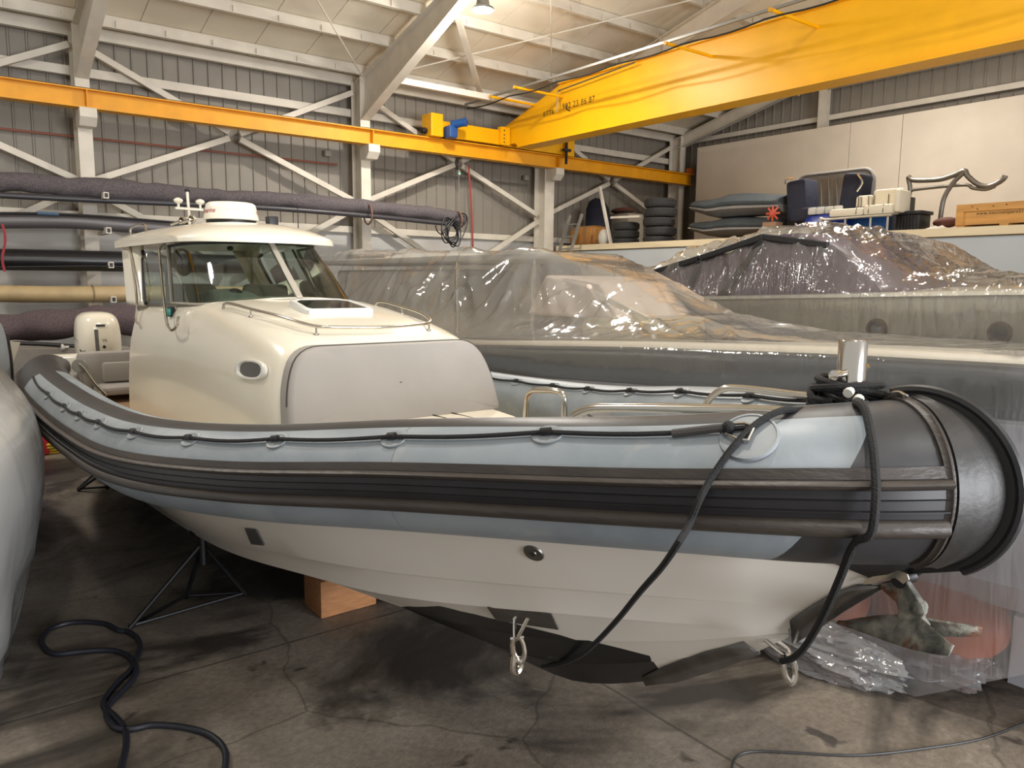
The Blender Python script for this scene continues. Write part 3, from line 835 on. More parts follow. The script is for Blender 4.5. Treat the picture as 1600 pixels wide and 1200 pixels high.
# bottom paint reaches up to a painted waterline
m = bpy.data.materials.new('hull_two_tone'); m.use_nodes = True; nt = m.node_tree; N = nt.nodes; L = nt.links; b = N['Principled BSDF']
tc = N.new('ShaderNodeTexCoord'); sep = N.new('ShaderNodeSeparateXYZ'); L.new(tc.outputs['Object'], sep.inputs[0])
yw = math_node('ADD', sep.outputs['Y'], 5.0)
aft = math_node('MULTIPLY', math_node('MAXIMUM', math_node('SUBTRACT', yw, 2.85), 0), .4)
line = math_node('MAXIMUM', math_node('SUBTRACT', .875, aft), .40)
line = math_node('SUBTRACT', line, math_node('MULTIPLY', math_node('LESS_THAN', yw, 1.95), .075))
below = math_node('LESS_THAN', sep.outputs['Z'], line)
inner_ = math_node('LESS_THAN', math_node('ABSOLUTE', sep.outputs['X']), .8)
cond = math_node('MULTIPLY', below, inner_)
wh = ramp(noise_node(1.6, 4, .4), [(.3, 'd8d2c8'), (.7, 'ddd7cd')])
str_ = N.new('ShaderNodeMapping'); str_.inputs['Scale'].default_value = (30, 2.2, 2.2); L.new(tc.outputs['Object'], str_.inputs[0])
scr = ramp(noise_node(3.2, 6, .6, src=str_.outputs[0]), [(.64, 0.), (.78, .6)])
bk = mixc(scr, const('16171a'), const('5f6a70'))
L.new(mixc(cond, wh, bk), b.inputs['Base Color']); b.inputs['Roughness'].default_value = .38; b.inputs['Coat Weight'].default_value = .15
hull = mb.build('hull', m, boat, angle=25)

# black apron between bow tubes and stem
mb = MB()
ia = len(TP) - 22
for side in (1, -1):
    A = [tp(i, -72, -.012, side) for i in range(ia, len(TP))]
    Bq = [top[min(NP - 1, int(NP - 1 - (len(A) - 1 - k) * .9))] + Vector((0, 0, -.004)) for k in range(len(A))]
    S = []
    for k, p in enumerate(A):
        f = k / (len(A) - 1)
        q = min(top, key=lambda t: (t - p).length) if f < .35 else None
        S.append(Vector((BX, 1.11, 1.437)))
    Bm = []
    for k, p in enumerate(A):
        f = k / (len(A) - 1)
        j = NP - 1 - int((1 - f) * 13)
        t = top[j] + Vector((-.012, -.006, 0)); Bm.append(t if side == 1 else mir(t))
    mb.loft([A, Bm])
mb.build('bow_apron', DARKTUBE, boat)

# fittings in the hull side
hb = bvh_of([hull])
def frame_from(h, nr, xdir):
    x = Vector(xdir) - nr * Vector(xdir).dot(nr); x.normalize(); return x, nr.cross(x)
h, nr = hit(hb, 834, 864); x_, y_ = frame_from(h, nr, (0, -1, 0))
mb = MB(); mb.lathe([(.001, .006), (.012, .007), (.014, .003), (.024, .004), (.038, .006), (.042, .0), (.042, -.01)], h, 24, axis=nr); sk = mb.build('skin_fitting', STAIND, hull)
mb = MB(); mb.lathe([(.0001, .0085), (.01, .0085), (.012, .006)], h, 12, axis=nr); mb.build('drain_hole', BLACK, sk)
c_ = [hit(hb, *p)[0] for p in ((384, 824), (401, 826), (414, 850), (394, 848))]
nr = hit(hb, 398, 837)[1]
mb = MB(); mb.prism([p + nr * .004 for p in c_], nr * .006); mb.build('vent_plate', mat('vent_dark', '3f403f', .5), hull)
# bow eye plate with U-bolt and shackle under the chine
c_ = [hit(hb, *p)[0] for p in ((762, 947), (862, 958), (873, 982), (776, 967))]
h, nr = hit(hb, 815, 962)
mb = MB(); mb.prism([p + nr * .002 for p in c_], nr * .005); pl_ = mb.build('towing_plate', STAIND, hull)
a = hit(hb, 803, 958)[0]; b3 = hit(hb, 829, 958)[0]; c = h + nr * .05 + Vector((0, 0, -.05))
MB().tube(catmull([a - nr * .005, a.lerp(c, .7) + nr * .02, c + nr * .01, b3.lerp(c, .7) + nr * .02, b3 - nr * .005], 5), .008, 8).build('u_bolt', STAIN, pl_)
def shackle(c, d, w, par, name='shackle', r=.012):
    """bow shackle hanging from c along d"""
    d = Vector(d).normalized(); s_ = d.cross(ray(800, 600)).normalized(); L_ = w * 2.1
    P = [c + s_ * w * .28, c + s_ * w * .45 + d * L_ * .3, c + s_ * w * .42 + d * L_ * .7, c + d * L_, c - s_ * w * .42 + d * L_ * .7, c - s_ * w * .45 + d * L_ * .3, c - s_ * w * .28]
    s = MB().tube(catmull(P, 5), r, 8).build(name, STAIN, par)
    MB().tube([c - s_ * w * .55, c + s_ * w * .55], r * .95, 8).build('shackle_pin', STAIN, par); return s
shackle(c, (.1, -.1, -1), .052, pl_)
cc_ = c + Vector((.0, -.0, -.1)); 
MB().tube(catmull([cc_ + Vector((-.018, 0, .02)), cc_ + Vector((-.022, 0, -.03)), cc_ + Vector((0, 0, -.055)), cc_ + Vector((.022, 0, -.03)), cc_ + Vector((.018, 0, .02))], 4), .015, 8).build('swivel', STAIN, pl_)

# stem plates
def stem_plate(y0, z0, y1, z1, w0, w1, name):
    mb = MB(); P0 = Vector((BX, y0, z0)); P1 = Vector((BX, y1, z1)); d = (P1 - P0).normalized(); nn = Vector((0, -d.z, d.y)); nn = nn if nn.y < 0 else -nn
    for sg in (-1, 1):
        A = [P0 + nn * .012, P1 + nn * .012]; Bq = [P0 + Vector((sg * w0 * .75, .0, 0)) - nn * (w0 * .62), P1 + Vector((sg * w1 * .75, 0, 0)) - nn * (w1 * .62)]
        mb.add([A[0], A[1], Bq[1], Bq[0]], [(0, 1, 2, 3)])
    return mb.build(name, STAIND, boat, solid=.006)
def near_hull(px, off=.004):
    h, n_ = hit(hb, *px)
    return None if h is None else h + n_ * off
low = [(1003, 1057), (1030, 1043), (1090, 1020), (1162, 1001)]
def plate_from(px_top, ylow, name):
    mb = MB(); T = [near_hull(p) for p in px_top]
    T = [t for t in T if t is not None]
    S = [Vector((BX, y, z)) for y, z in ylow]
    n_ = max(2, len(S)); T = resample(T, 8); S = resample(S, 8)
    mb.loft([T, [s_ + Vector((-.004, -.008, -.004)) for s_ in S]]); mb.loft([[mir(t) for t in T], [s_ + Vector((.004, -.008, -.004)) for s_ in S]])
    return mb.build(name, STAIND, boat, solid=.005)
plate_from(low, [(2.06, .675), (1.9, .76), (1.7, .9), (1.53, 1.03)], 'stem_plate')
up_ = [(1234, 968), (1262, 948), (1300, 926), (1340, 912), (1378, 906)]
plate_from(up_, [(1.40, 1.12), (1.32, 1.2), (1.24, 1.29), (1.15, 1.38), (1.1, 1.43)], 'stem_plate')
# towing eye with shackle in the gap of the stem
e0 = Vector((BX, 1.46, 1.07))
ey = MB().tube(catmull([e0 + Vector((-.018, .03, .03)), e0 + Vector((-.02, -.035, .01)), e0 + Vector((0, -.055, 0)), e0 + Vector((.02, -.035, .01)), e0 + Vector((.018, .03, .03))], 4), .008, 8).build('stem_eye', STAIN, boat)
sh_c = e0 + Vector((0, -.05, -.01))
shackle(sh_c, (0, -.25, -1), .042, ey, r=.0115)
# bow roller with cheek plates
mb = MB()
ck = [(1349, 913), (1352, 905), (1398, 888), (1418, 896), (1421, 906), (1412, 912), (1400, 903), (1384, 905), (1366, 912)]
for sg in (-1, 1):
    mb.prism([Vector((BX + sg * .038, p.y, p.z)) for p in (at(x, y, X=BX - .04) for x, y in ck)], (sg * .005, 0, 0))
q0 = at(1352, 905, X=BX - .04); q1 = at(1398, 888, X=BX - .04); q2 = at(1418, 896, X=BX - .04)
for a_, b_ in ((q0, q1), (q1, q2)): mb.add([(BX - .04, a_.y, a_.z), (BX + .04, a_.y, a_.z), (BX + .04, b_.y, b_.z), (BX - .04, b_.y, b_.z)], [(0, 1, 2, 3)])
ro = mb.build('bow_roller', STAIN, boat, smooth=False)
q3 = at(1413, 903, X=BX)
MB().lathe([(.024, -.036), (.014, 0), (.024, .036)], q3, 14, axis=(1, 0, 0)).build('roller_wheel', BLACK, ro)

# deck and cockpit
dk = [(1.22, 9.9), (1.22, 8.6), (1.22, 7.3), (1.22, 6.2), (1.26, 5.2), (1.36, 4.2), (1.62, 3.3), (1.9, 2.5), (2.12, 1.85), (2.29, 1.55)]
mb = MB()
def dz(y): return 1.02 if y > 4 else 1.02 + (4 - y) * .14
mb.loft([[Vector((x, y, dz(y))) for x, y in dk], [Vector((BX, y, dz(y) + .01)) for x, y in dk], [Vector((2 * BX - x, y, dz(y))) for x, y in dk]])
mb.build('cockpit_deck', TEAK, boat)
for sg in (1, -1):     # moulded side decks
    def sx(x): return x if sg == 1 else 2 * BX - x
    A = [Vector((sx(x - .20), y, dz(y) + .26)) for x, y in dk[:-1]]; Bq = [Vector((sx(x - .12), y, dz(y) + .28)) for x, y in dk[:-1]]; Cq = [Vector((sx(x + .05), y, dz(y))) for x, y in dk[:-1]]
    MB().loft([A, Bq, Cq]).build('side_moulding', GEL, boat)
# transom coaming and stern bench
mb = MB(); mb.box((1.03, 9.62, 1.0), (3.6, 9.85, 1.5), bev=.04); mb.build('transom_coaming', GEL, boat)
mb = MB(); mb.box((1.33, 9.42, 1.12), (3.3, 9.62, 1.535), bev=.05); bb = mb.build('stern_backrest', CUSH, boat)
mb = MB(); mb.box((1.55, 9.37, 1.2), (3.1, 9.46, 1.42), bev=.03); mb.build('backrest_panel', mat('grey_vinyl_light', '9e9992', .55), bb)
mb = MB(); mb.box((1.45, 9.0, 1.1), (3.2, 9.5, 1.19), bev=.03); mb.build('stern_seat', CUSH, boat)
mb = MB(); mb.lathe([(.001, .01), (.07, .01), (.075, 0), (.06, 0)], (1.33, 9.4, 1.40), 20, axis=(-.3, -1, .1)); fd = mb.build('filler_disc', mat('disc_grey', '86837c', .5), boat)
MB().tube(catmull([(1.33, 9.38, 1.42), (1.37, 9.3, 1.36), (1.43, 9.1, 1.22), (1.5, 8.95, 1.12)], 5), .016, 8).build('boarding_bar', STAIN, boat)

# outboard motor
eng = MB(); ex, ey_ = 1.72, 10.6
rowsE = []
for z, w2, l2, dy in [(1.30, .20, .27, 0), (1.36, .235, .31, 0), (1.5, .25, .33, 0), (1.66, .248, .33, .01), (1.8, .235, .31, .02), (1.87, .21, .28, .03), (1.915, .16, .22, .04), (1.93, .08, .12, .05)]:
    rw_ = []
    for j in range(32):
        a = 2 * pi * j / 32; cx_, sx_ = cos(a), sin(a); e_ = .72
        rw_.append(Vector((ex + w2 * math.copysign(abs(cx_) ** e_, cx_), ey_ + dy + l2 * math.copysign(abs(sx_) ** e_, sx_), z)))
    rowsE.append(rw_)
eng.loft(rowsE, closed=True, cap=True)
om = eng.build('outboard_motor', GEL, boat, subd=1)
mb = MB(); mb.box((ex - .1, ey_ - .1, .45), (ex + .1, ey_ + .2, 1.32), bev=.03); mb.build('motor_leg', GEL, om)
eb = bvh_of([om])
def decal(pts, name, m, bv, par, off=.004, thick=.004):
    P = []; ns = []
    for p in pts:
        h, n_ = hit(bv, *p)
        if h is None: return None
        P.append(h); ns.append(n_)
    nn = sum(ns, Vector()).normalized(); mb = MB(); mb.prism([p + nn * off * .2 for p in P], nn * thick); return mb.build(name, m, par, smooth=False)
decal([(150, 507.3), (164, 507), (164, 510), (150, 510.3)], 'air_slot', BLACK, eb, om, thick=.008)
decal([(147, 515), (153, 515), (156, 549), (150, 549)], 'cowl_strip', STAIND, eb, om, thick=.006)
decal([(116, 528), (121, 532), (134, 549), (126, 549)], 'side_graphic', STRAKED, eb, om)
h, n_ = hit(eb, 163, 532)
if h: text_on('V6', .05, h + n_ * .012, (1, 0, 0), (0, 0, 1)).build('badge', STRAKED, om, smooth=False)
h, n_ = hit(eb, 163, 542)
if h: MB().lathe([(.001, .012), (.017, .011), (.019, 0)], h, 12, axis=n_).build('cowl_latch', STRAKED, om)
# ================================================================== CABIN
def zt(y):
    T = [(4.10, 1.84), (4.15, 1.92), (4.22, 1.97), (4.35, 2.005), (4.6, 2.05), (5.0, 2.10), (5.6, 2.17), (6.2, 2.18), (7.0, 2.15), (8.3, 2.12)]
    for (a, b_), (c, d) in zip(T, T[1:]):
        if y <= c: return b_ + (d - b_) * max(0, (y - a)) / (c - a)
    return T[-1][1]
def hw(y):
    T = [(4.10, .62), (4.13, .68), (4.19, .725), (4.3, .745), (4.6, .755), (5.6, .75), (8.3, .74)]
    for (a, b_), (c, d) in zip(T, T[1:]):
        if y <= c: return b_ + (d - b_) * max(0, (y - a)) / (c - a)
    return T[-1][1]
def half(y):
    w = hw(y); z = zt(y); k = 1 if y > 5 else .9
    P = [(0, z + .03), (.3 * w, z + .027), (.55 * w, z + .018), (.72 * w, z), (.80 * w, z - .02), (.86 * w, z - .055), (.90 * w, z - .10), (.935 * w, z - .17), (.965 * w, z - .26), (.99 * w, z - .37), (1.0 * w, z - .52), (1.0 * w, z - .8), (.99 * w, 1.0)]
    return P
ys = [4.10, 4.13, 4.17, 4.22, 4.3, 4.42, 4.6, 4.9, 5.3, 5.7, 6.2, 6.8, 7.4, 7.95]
rows = []
for y in ys:
    P = half(y); lean = .12 if y < 4.5 else 0
    row = []
    for sg in (1, -1):
        seq = reversed(P) if sg == 1 else P[1:]
        for dx, z in seq:
            yy_ = y + (max(0, z - 1.5) * .28 * max(0, 1 - (y - 4.1) / .9))
            if y > 7.5: yy_ = y + (.28 * max(0, min(1, (1.9 - z) / .8)))
            row.append(Vector((BX - sg * dx, yy_, z)))
    rows.append(row)
mb = MB(); mb.loft(rows, cap=True)
cabin = mb.build('cabin_moulding', GEL, boat, angle=60)
cb = bvh_of([cabin])
def surf(x, y):
    loc, n_, i, d = cb.ray_cast(Vector((x, y, 4)), Vector((0, 0, -1)))
    return (loc.z if loc else 2.0)

# forward seat: rounded backrest and cushion
def rounded(pts, rads, n=6):
    out = []
    k = len(pts)
    for i in range(k):
        p0 = Vector(pts[i - 1]); p1 = Vector(pts[i]); p2 = Vector(pts[(i + 1) % k]); r = rads[i]
        a = (p0 - p1).normalized(); c = (p2 - p1).normalized()
        A = p1 + a * r; C = p1 + c * r
        for j in range(n + 1):
            t = j / n; out.append(A * (1 - t) ** 2 + p1 * 2 * t * (1 - t) + C * t * t)
    return out
po = rounded([(1.575, 1.50), (3.045, 1.50), (3.02, 1.74), (2.93, 1.965), (1.69, 1.965), (1.60, 1.74)], [.03, .03, .1, .14, .14, .1])
def yb(z): return 4.12 + (z - 1.5) * .29
mb = MB(); cz = Vector((2.31, 1.73))
R = []
for sc_, dy in ((1.0, .06), (1.0, -.035), (.985, -.055), (.95, -.068), (.6, -.072), (.01, -.072)):
    R.append([Vector((cz.x + (p.x - cz.x) * sc_, yb(cz.y + (p.y - cz.y) * sc_) + dy, cz.y + (p.y - cz.y) * sc_)) for p in po])
mb.loft(R, closed=True); bk_ = mb.build('seat_backrest', CUSH, boat)
mb = MB(); mb.tube([Vector((p.x, yb(p.y) - .036, p.y)) for p in po[16:]] , .005, 6); mb.build('piping', PIPING, bk_)
WV = mat('white_vinyl', 'd9d0bf', .5, bump=.04, bscale=10)
seat_o = rounded([(1.60, 4.10), (3.02, 4.10), (2.96, 3.72), (2.80, 3.58), (1.82, 3.58), (1.66, 3.72)], [.02, .02, .06, .1, .1, .06])
mb = MB(); R = []; c2 = Vector((2.31, 3.85))
for sc_, z in ((1, 1.32), (1.0, 1.46), (.985, 1.49), (.93, 1.508), (.5, 1.515), (.01, 1.515)):
    R.append([Vector((c2.x + (p.x - c2.x) * sc_, c2.y + (p.y - c2.y) * sc_, z)) for p in seat_o])
mb.loft(R, closed=True); st = mb.build('seat_cushion', WV, boat)
for x in (1.98, 2.12, 2.5, 2.64):
    MB().tube([(x, 4.05, 1.517), (x + (.06 if x < 2.3 else .03), 3.62, 1.509), (x + (.06 if x < 2.3 else .03), 3.585, 1.47)], .004, 6).build('piping', PIPING, st)
MB().box((1.70, 3.64, 1.05), (2.92, 4.12, 1.34), bev=.05).build('seat_base', GEL, boat)

# oval porthole in the cabin side
pc = at(393, 578, X=BX - .755)
def oval(cx, cy, a, b_, n=32, e=.8):
    out = []
    for j in range(n):
        q = 2 * pi * j / n; out.append((cx + a * math.copysign(abs(cos(q)) ** e, cos(q)), cy + b_ * math.copysign(abs(sin(q)) ** e, sin(q))))
    return out
h0, n0 = hit(cb, 393, 578); hl, _ = hit(cb, 371, 575); hr, _ = hit(cb, 416, 580); hu, _ = hit(cb, 394, 562.5); hd, _ = hit(cb, 391, 593)
ax_ = (hl - hr) / 2; az_ = (hu - hd) / 2
ring = []
for s_, off in ((1.04, -.004), (1.04, .012), (.98, .02), (.82, .02), (.76, .012), (.74, -.004)):
    ring.append([h0 + ax_ * (s_ * math.copysign(abs(cos(q)) ** .8, cos(q))) + az_ * (s_ * math.copysign(abs(sin(q)) ** .8, sin(q))) + n0 * off for q in [2 * pi * j / 32 for j in range(32)]])
mb = MB(); mb.loft(ring, closed=True); ph_ = mb.build('porthole', mat('porthole_ring', 'dcdad4', .25), cabin)
mb = MB(); P = [h0 + ax_ * (.77 * math.copysign(abs(cos(q)) ** .8, cos(q))) + az_ * (.77 * math.copysign(abs(sin(q)) ** .8, sin(q))) + n0 * .006 for q in [2 * pi * j / 32 for j in range(32)]]
mb.add(P, [tuple(range(32))]); mb.build('porthole_glass', mat('dark_window', '2a2621', .1, coat=.4), cabin, smooth=False)

# deck hatch
def hatch_ring(s_, off):
    P = [(2.08, 4.93), (2.54, 4.93), (2.56, 4.98), (2.54, 5.27), (2.47, 5.33), (2.15, 5.33), (2.08, 5.27), (2.06, 4.98)]
    return [Vector((2.31 + (x - 2.31) * s_, 5.13 + (y - 5.13) * s_, zt(5.13) + .03 + (y - 5.13) * .14 + off)) for x, y in P]
mb = MB(); mb.loft([hatch_ring(1.03, -.02), hatch_ring(1.03, .025), hatch_ring(.99, .037), hatch_ring(.88, .037), hatch_ring(.86, .03)], closed=True)
hf = mb.build('hatch_frame', mat('hatch_white', 'd2d2ce', .35), cabin, bevel=0)
mb = MB(); mb.add(hatch_ring(.875, .032), [tuple(range(8))]); mb.build('hatch_glass', DGLASS, cabin, smooth=False)

# coachroof rail on short posts
def rp(dx, y, h_): return Vector((BX + dx, y, surf(BX + dx, y) + h_))
RL = [rp(-.60, 5.58, .0), rp(-.60, 5.54, .035), rp(-.595, 5.4, .05), rp(-.57, 5.1, .05), rp(-.52, 4.75, .055), rp(-.46, 4.52, .055), rp(-.40, 4.44, .05), rp(-.3, 4.40, .05), rp(0, 4.37, .045)]
RL = RL + [mir(p) for p in reversed(RL[:-1])]
rl_ = MB().tube(catmull(RL, 6), .0105, 10).build('coachroof_rail', STAIN, cabin)
for i in (3, 6, 7 + 2, 7 + 6):
    p = RL[i] if i < len(RL) else RL[-1]
for p in (RL[3], RL[6], mir(RL[3]), mir(RL[6])):
    z = surf(p.x, p.y); mb = MB(); mb.tube([(p.x, p.y, z - .005), p], .006, 8); mb.lathe([(.018, 0), (.016, .006), (.006, .008)], (p.x, p.y, z), 12); mb.build('rail_post', STAIN, cabin)

# ---- windscreen and side windows
base = [(2.31, 5.67, 2.205), (2.12, 5.69, 2.20), (1.95, 5.75, 2.185), (1.80, 5.87, 2.17), (1.705, 6.06, 2.155), (1.672, 6.35, 2.15), (1.662, 6.76, 2.145)]
topw = [(2.31, 6.25, 2.64), (2.14, 6.26, 2.64), (2.00, 6.31, 2.638), (1.89, 6.41, 2.636), (1.81, 6.56, 2.634), (1.76, 6.8, 2.63), (1.735, 7.1, 2.622)]
B = catmull(base, 5); T = catmull(topw, 5)
sill = mat('window_trim', 'b9b3a8', .4, .35)
for sg in (1, -1):
    f_ = (lambda p: Vector(p)) if sg == 1 else mir
    mid1 = [f_((Vector(a) + Vector(c)) / 2 + Vector((0, -.015, .01))) for a, c in zip(B, T)]
    mb = MB(); mb.loft([[f_(a) for a in B], mid1, [f_(c) for c in T]]); mb.build('windscreen_pane', GLASS, cabin)
    MB().tube([f_(a) for a in B], .011, 6).build('window_sill', sill, cabin)
    MB().tube([f_(Vector(a) + Vector((0, 0, -.003))) for a in T], .012, 6).build('window_header', BLACK, cabin)
    # aft side window
    q = [f_(p) for p in ((1.660, 6.80, 2.145), (1.655, 7.66, 2.115), (1.665, 7.76, 2.15), (1.74, 8.10, 2.52), (1.745, 8.12, 2.57), (1.735, 8.05, 2.60), (1.733, 7.13, 2.618))]
    mb = MB(); mb.add(q, [tuple(range(len(q)))]); mb.build('side_window', GLASS, cabin, smooth=False)
    MB().tube(q[1:6], .016, 8).build('window_seal', BLACK, cabin)
    MB().bar(f_(B[-1]), f_(T[-1]), .02, .03, up=(1, 0, 0)).build('window_pillar', sill, cabin)
mb = MB(); a = Vector(base[0]); c = Vector(topw[0]); mb.bar(a + Vector((0, -.01, 0)), c + Vector((0, -.01, 0)), .05, .03, up=(0, -1, 1)); mb.build('centre_mullion', sill, cabin, bevel=.006)
# rear pillars of the cabin side, up to the hardtop
for sg in (1, -1):
    f_ = (lambda p: Vector(p)) if sg == 1 else mir
    fe = [(1.655, 7.68, 2.09), (1.662, 7.76, 2.14), (1.70, 7.93, 2.33), (1.737, 8.10, 2.52), (1.737, 8.08, 2.66)]
    re_ = [(1.612, 8.2, 2.09), (1.618, 8.24, 2.14), (1.645, 8.40, 2.33), (1.672, 8.58, 2.52), (1.70, 8.75, 2.66)]
    mb = MB(); mb.loft([[f_(p) for p in fe], [f_((Vector(a) + Vector(c)) / 2 + Vector((-.012, 0, 0))) for a, c in zip(fe, re_)], [f_(p) for p in re_], [f_(Vector(p) + Vector((.10, .06, 0))) for p in re_]]); mb.build('rear_pillar', GEL, cabin, solid=.03)

# hardtop
rows = []; rows2 = []
us = [-1, -.985, -.94, -.85, -.7, -.5, -.25, 0, .25, .5, .7, .85, .94, .985, 1]
vs_ = [0, .006, .02, .05, .1, .18, .3, .5, .75, .92, .98, 1]
for v in vs_:
    r1 = []; r2 = []
    for u_ in us:
        au = abs(u_); yf = 6.10 + .26 * au ** 2.2 + .12 * max(0, au - .85) / .15; yb2 = 9.15 - .1 * au ** 3
        y = yf + (yb2 - yf) * v
        w2 = .66 - .03 * v + .02 * sin(pi * v)
        x = BX + u_ * w2
        cz_ = 1 - au ** 3.2
        rise = min(1, v / .28); rise = sqrt(max(0, 1 - (1 - rise) ** 2))
        zc_ = 2.66 + (.045 + .125 * cz_) * rise * (1 if v < .9 else 1 - (v - .9) * 3) + .0
        zc_ += .03 * v
        r1.append(Vector((x, y, zc_))); r2.append(Vector((x, y, 2.635 + .02 * v)))
    rows.append(r1); rows2.append(r2)
mb = MB(); mb.loft(rows); mb.loft(rows2)
mb.loft([rows[0], rows2[0]]); mb.loft([rows[-1], rows2[-1]]); mb.loft([[r[0] for r in rows], [r[0] for r in rows2]]); mb.loft([[r[-1] for r in rows], [r[-1] for r in rows2]])
hardtop = mb.build('hardtop', GEL, boat, angle=60)
hbv = bvh_of([hardtop])
def rz(x, y):
    loc, n_, i, d = hbv.ray_cast(Vector((x, y, 4)), Vector((0, 0, -1))); return loc.z if loc else 2.8
# radar dome with its lettering wrapped round it
RC = Vector((2.31, 7.2, rz(2.31, 7.2)))
RW = mat('radar_white', 'e9e3d4', .35)
MB().lathe([(.215, 0), (.215, .03), (.2, .032)], RC, 36).build('radar_base', BLACK, hardtop)
MB().lathe([(.225, .03), (.238, .033), (.238, .045), (.222, .13), (.212, .17), (.19, .186), (.1, .194), (.001, .195)], RC, 48).build('radar_dome', RW, hardtop)
def wrap_text(txt, size, ang, h_, m, sp=1.0):
    vs, fs = text_polys(txt, size, sp); P = []
    for v in vs:
        z = h_ + v.y; r = .238 - (z - .045) * (.016 / .085) + .0015
        a = ang + v.x / r; P.append(RC + Vector((r * cos(a), r * sin(a), z)))
    mb = MB(); mb.add(P, fs); return mb.build('radar_lettering', m, hardtop, smooth=False)
va = math.atan2(-RC.y, -RC.x)
wrap_text('raymarine', .062, va - 1.12, .105, mat('red_letter', 'a3172b', .5), .95)
wrap_text('QUANTUM', .022, va + .22, .112, mat('grey_letter', '8d94a0', .5), 1.7)
wrap_text('raymarine', .062, va + 1.75, .105, mat('red_letter', 'a3172b', .5), .95)
# trumpet horns
for k, (px, py) in enumerate(((286, 350), (301, 349))):
    p = at(px, py, X=1.98 + .0 * k); p.z = rz(1.98, min(p.y, 9.0)) + .045
    d = Vector((.05, -1, .06)).normalized()
    MB().lathe([(.012, -.34), (.013, -.1), (.018, -.05), (.03, -.012), (.036, 0), (.030, -.006), (.016, -.05), (.01, -.08)], p, 16, axis=d).build('horn', STAIN, hardtop)
# antenna mast with crossbar and two receivers
m0 = at(297, 352, X=2.25); m1 = at(289, 300, X=2.25); m1.y = m0.y + .05
m0.z = rz(2.25, m0.y)
AW = mat('antenna_white', 'ddd8cb', .4)
MB().tube([m0, m1], .014, 8).build('antenna_mast', AW, hardtop)
MB().ball(m1 + Vector((0, 0, .01)), (.03, .03, .018), 12, 8).build('mast_light', BLACK, hardtop)
ca = at(274, 325, Y=m0.y + .02); cb2 = at(317, 328, Y=m0.y + .02)
MB().bar(ca, cb2, .035, .02).build('antenna_crossbar', AW, hardtop)
for px, py in ((279, 325), (313, 327)):
    p = at(px, py, Y=m0.y + .02)
    MB().lathe([(.012, 0), (.012, .045), (.035, .055), (.046, .07), (.042, .085), (.02, .1), (.001, .104)], p, 16).build('satellite_receiver', AW, hardtop)
p = at(425, 352, X=2.62); MB().box((p.x - .045, p.y - .05, rz(p.x, p.y)), (p.x + .045, p.y + .05, rz(p.x, p.y) + .09), bev=.01).build('black_floodlight', BLACK, hardtop)
p = at(466, 356, X=2.7); z0 = rz(p.x, p.y)
MB().tube([(p.x, p.y, z0), (p.x, p.y, z0 + .2)], .004, 6).build('whip_antenna', BLACK, hardtop)
for sg in (-1, 1):
    MB().tube(catmull([(BX + sg * .5, 8.9, rz(BX + sg * .5, 8.9)), (BX + sg * .5, 8.85, 2.865), (BX + sg * .5, 8.3, 2.87), (BX + sg * .5, 8.2, rz(BX + sg * .5, 8.2))], 4), .012, 8).build('roof_grab_rail', STAIN, hardtop)
# navigation light and handrails at the side
h, n_ = hit(cb, 271, 487)
if h is None: h = at(271, 487, X=1.6); n_ = Vector((-1, 0, 0))
mb = MB(); mb.box((h.x - .045, h.y - .04, h.z - .04), (h.x + .005, h.y + .04, h.z + .04), bev=.008); nl = mb.build('navigation_light', BLACK, cabin)
mb = MB(); mb.box((h.x - .052, h.y - .05, h.z - .03), (h.x - .03, h.y + .025, h.z + .03), bev=.006); mb.build('green_lens', mat('green_lens', '0e8f83', .2, coat=.6), nl)
P = [at(x, y, X=X_) for x, y, X_ in ((257, 382, 1.70), (250, 388, 1.66), (249, 398, 1.62), (252, 430, 1.60), (256, 470, 1.575), (260, 500, 1.545), (264, 512, 1.535), (270, 516, 1.53), (277, 508, 1.53), (279, 495, 1.55))]
MB().tube(catmull(P, 5), .011, 8).build('side_handrail', STAIN, cabin)
P = [at(x, y, X=X_) for x, y, X_ in ((201, 372, 1.69), (205, 400, 1.68), (212, 450, 1.62), (214, 480, 1.60), (212, 500, 1.58), (216, 506, 1.57))]
MB().tube(catmull(P, 5), .011, 8).build('aft_handrail', STAIN, cabin)
# inside the cabin: helm dash, compass, two seats, wheel, rope coil on the door
dm = mat('dash_grey', '8f918c', .5)
MB().ball((1.98, 6.35, 2.12), (.30, .32, .15), 20, 12).build('helm_dash', dm, cabin)
MB().ball((2.0, 6.22, 2.2), (.075, .075, .075), 14, 10).build('compass', BLACK, cabin)
SEATM = mat('helm_seat_grey', 'b9b4ab', .55)
for x in (1.98, 2.66):
    s_ = MB(); s_.box((x - .22, 7.3, 1.9), (x + .22, 7.42, 2.30), bev=.05); s_.build('helm_seat_back', SEATM, cabin)
cc = at(283, 405, Y=7.75)
for k in range(4):
    MB().tube([cc + Vector((.075 * cos(q) + .01 * k, .01 * k, (.095 + .008 * k) * sin(q) - .01 * k)) for q in [2 * pi * j / 20 for j in range(20)]], .011, 6, closed=True).build('rope_coil', mat('yellow_rope', 'a08a45', .8, bump=.4, bscale=120), cabin)
for x in (1.9, 2.72): MB().tube([(x, 7.9, 2.1), (x, 7.9, 2.64)], .014, 8).build('door_post', sill, cabin)
MB().ball((2.1, 6.6, 2.6), (.03, .03, .02), 10, 6).build('dome_lamp', BLACK, cabin)
MB().tube([(2.62, 6.1, 2.25), (2.62, 6.55, 2.6)], .012, 6).build('wiper_arm', BLACK, cabin)

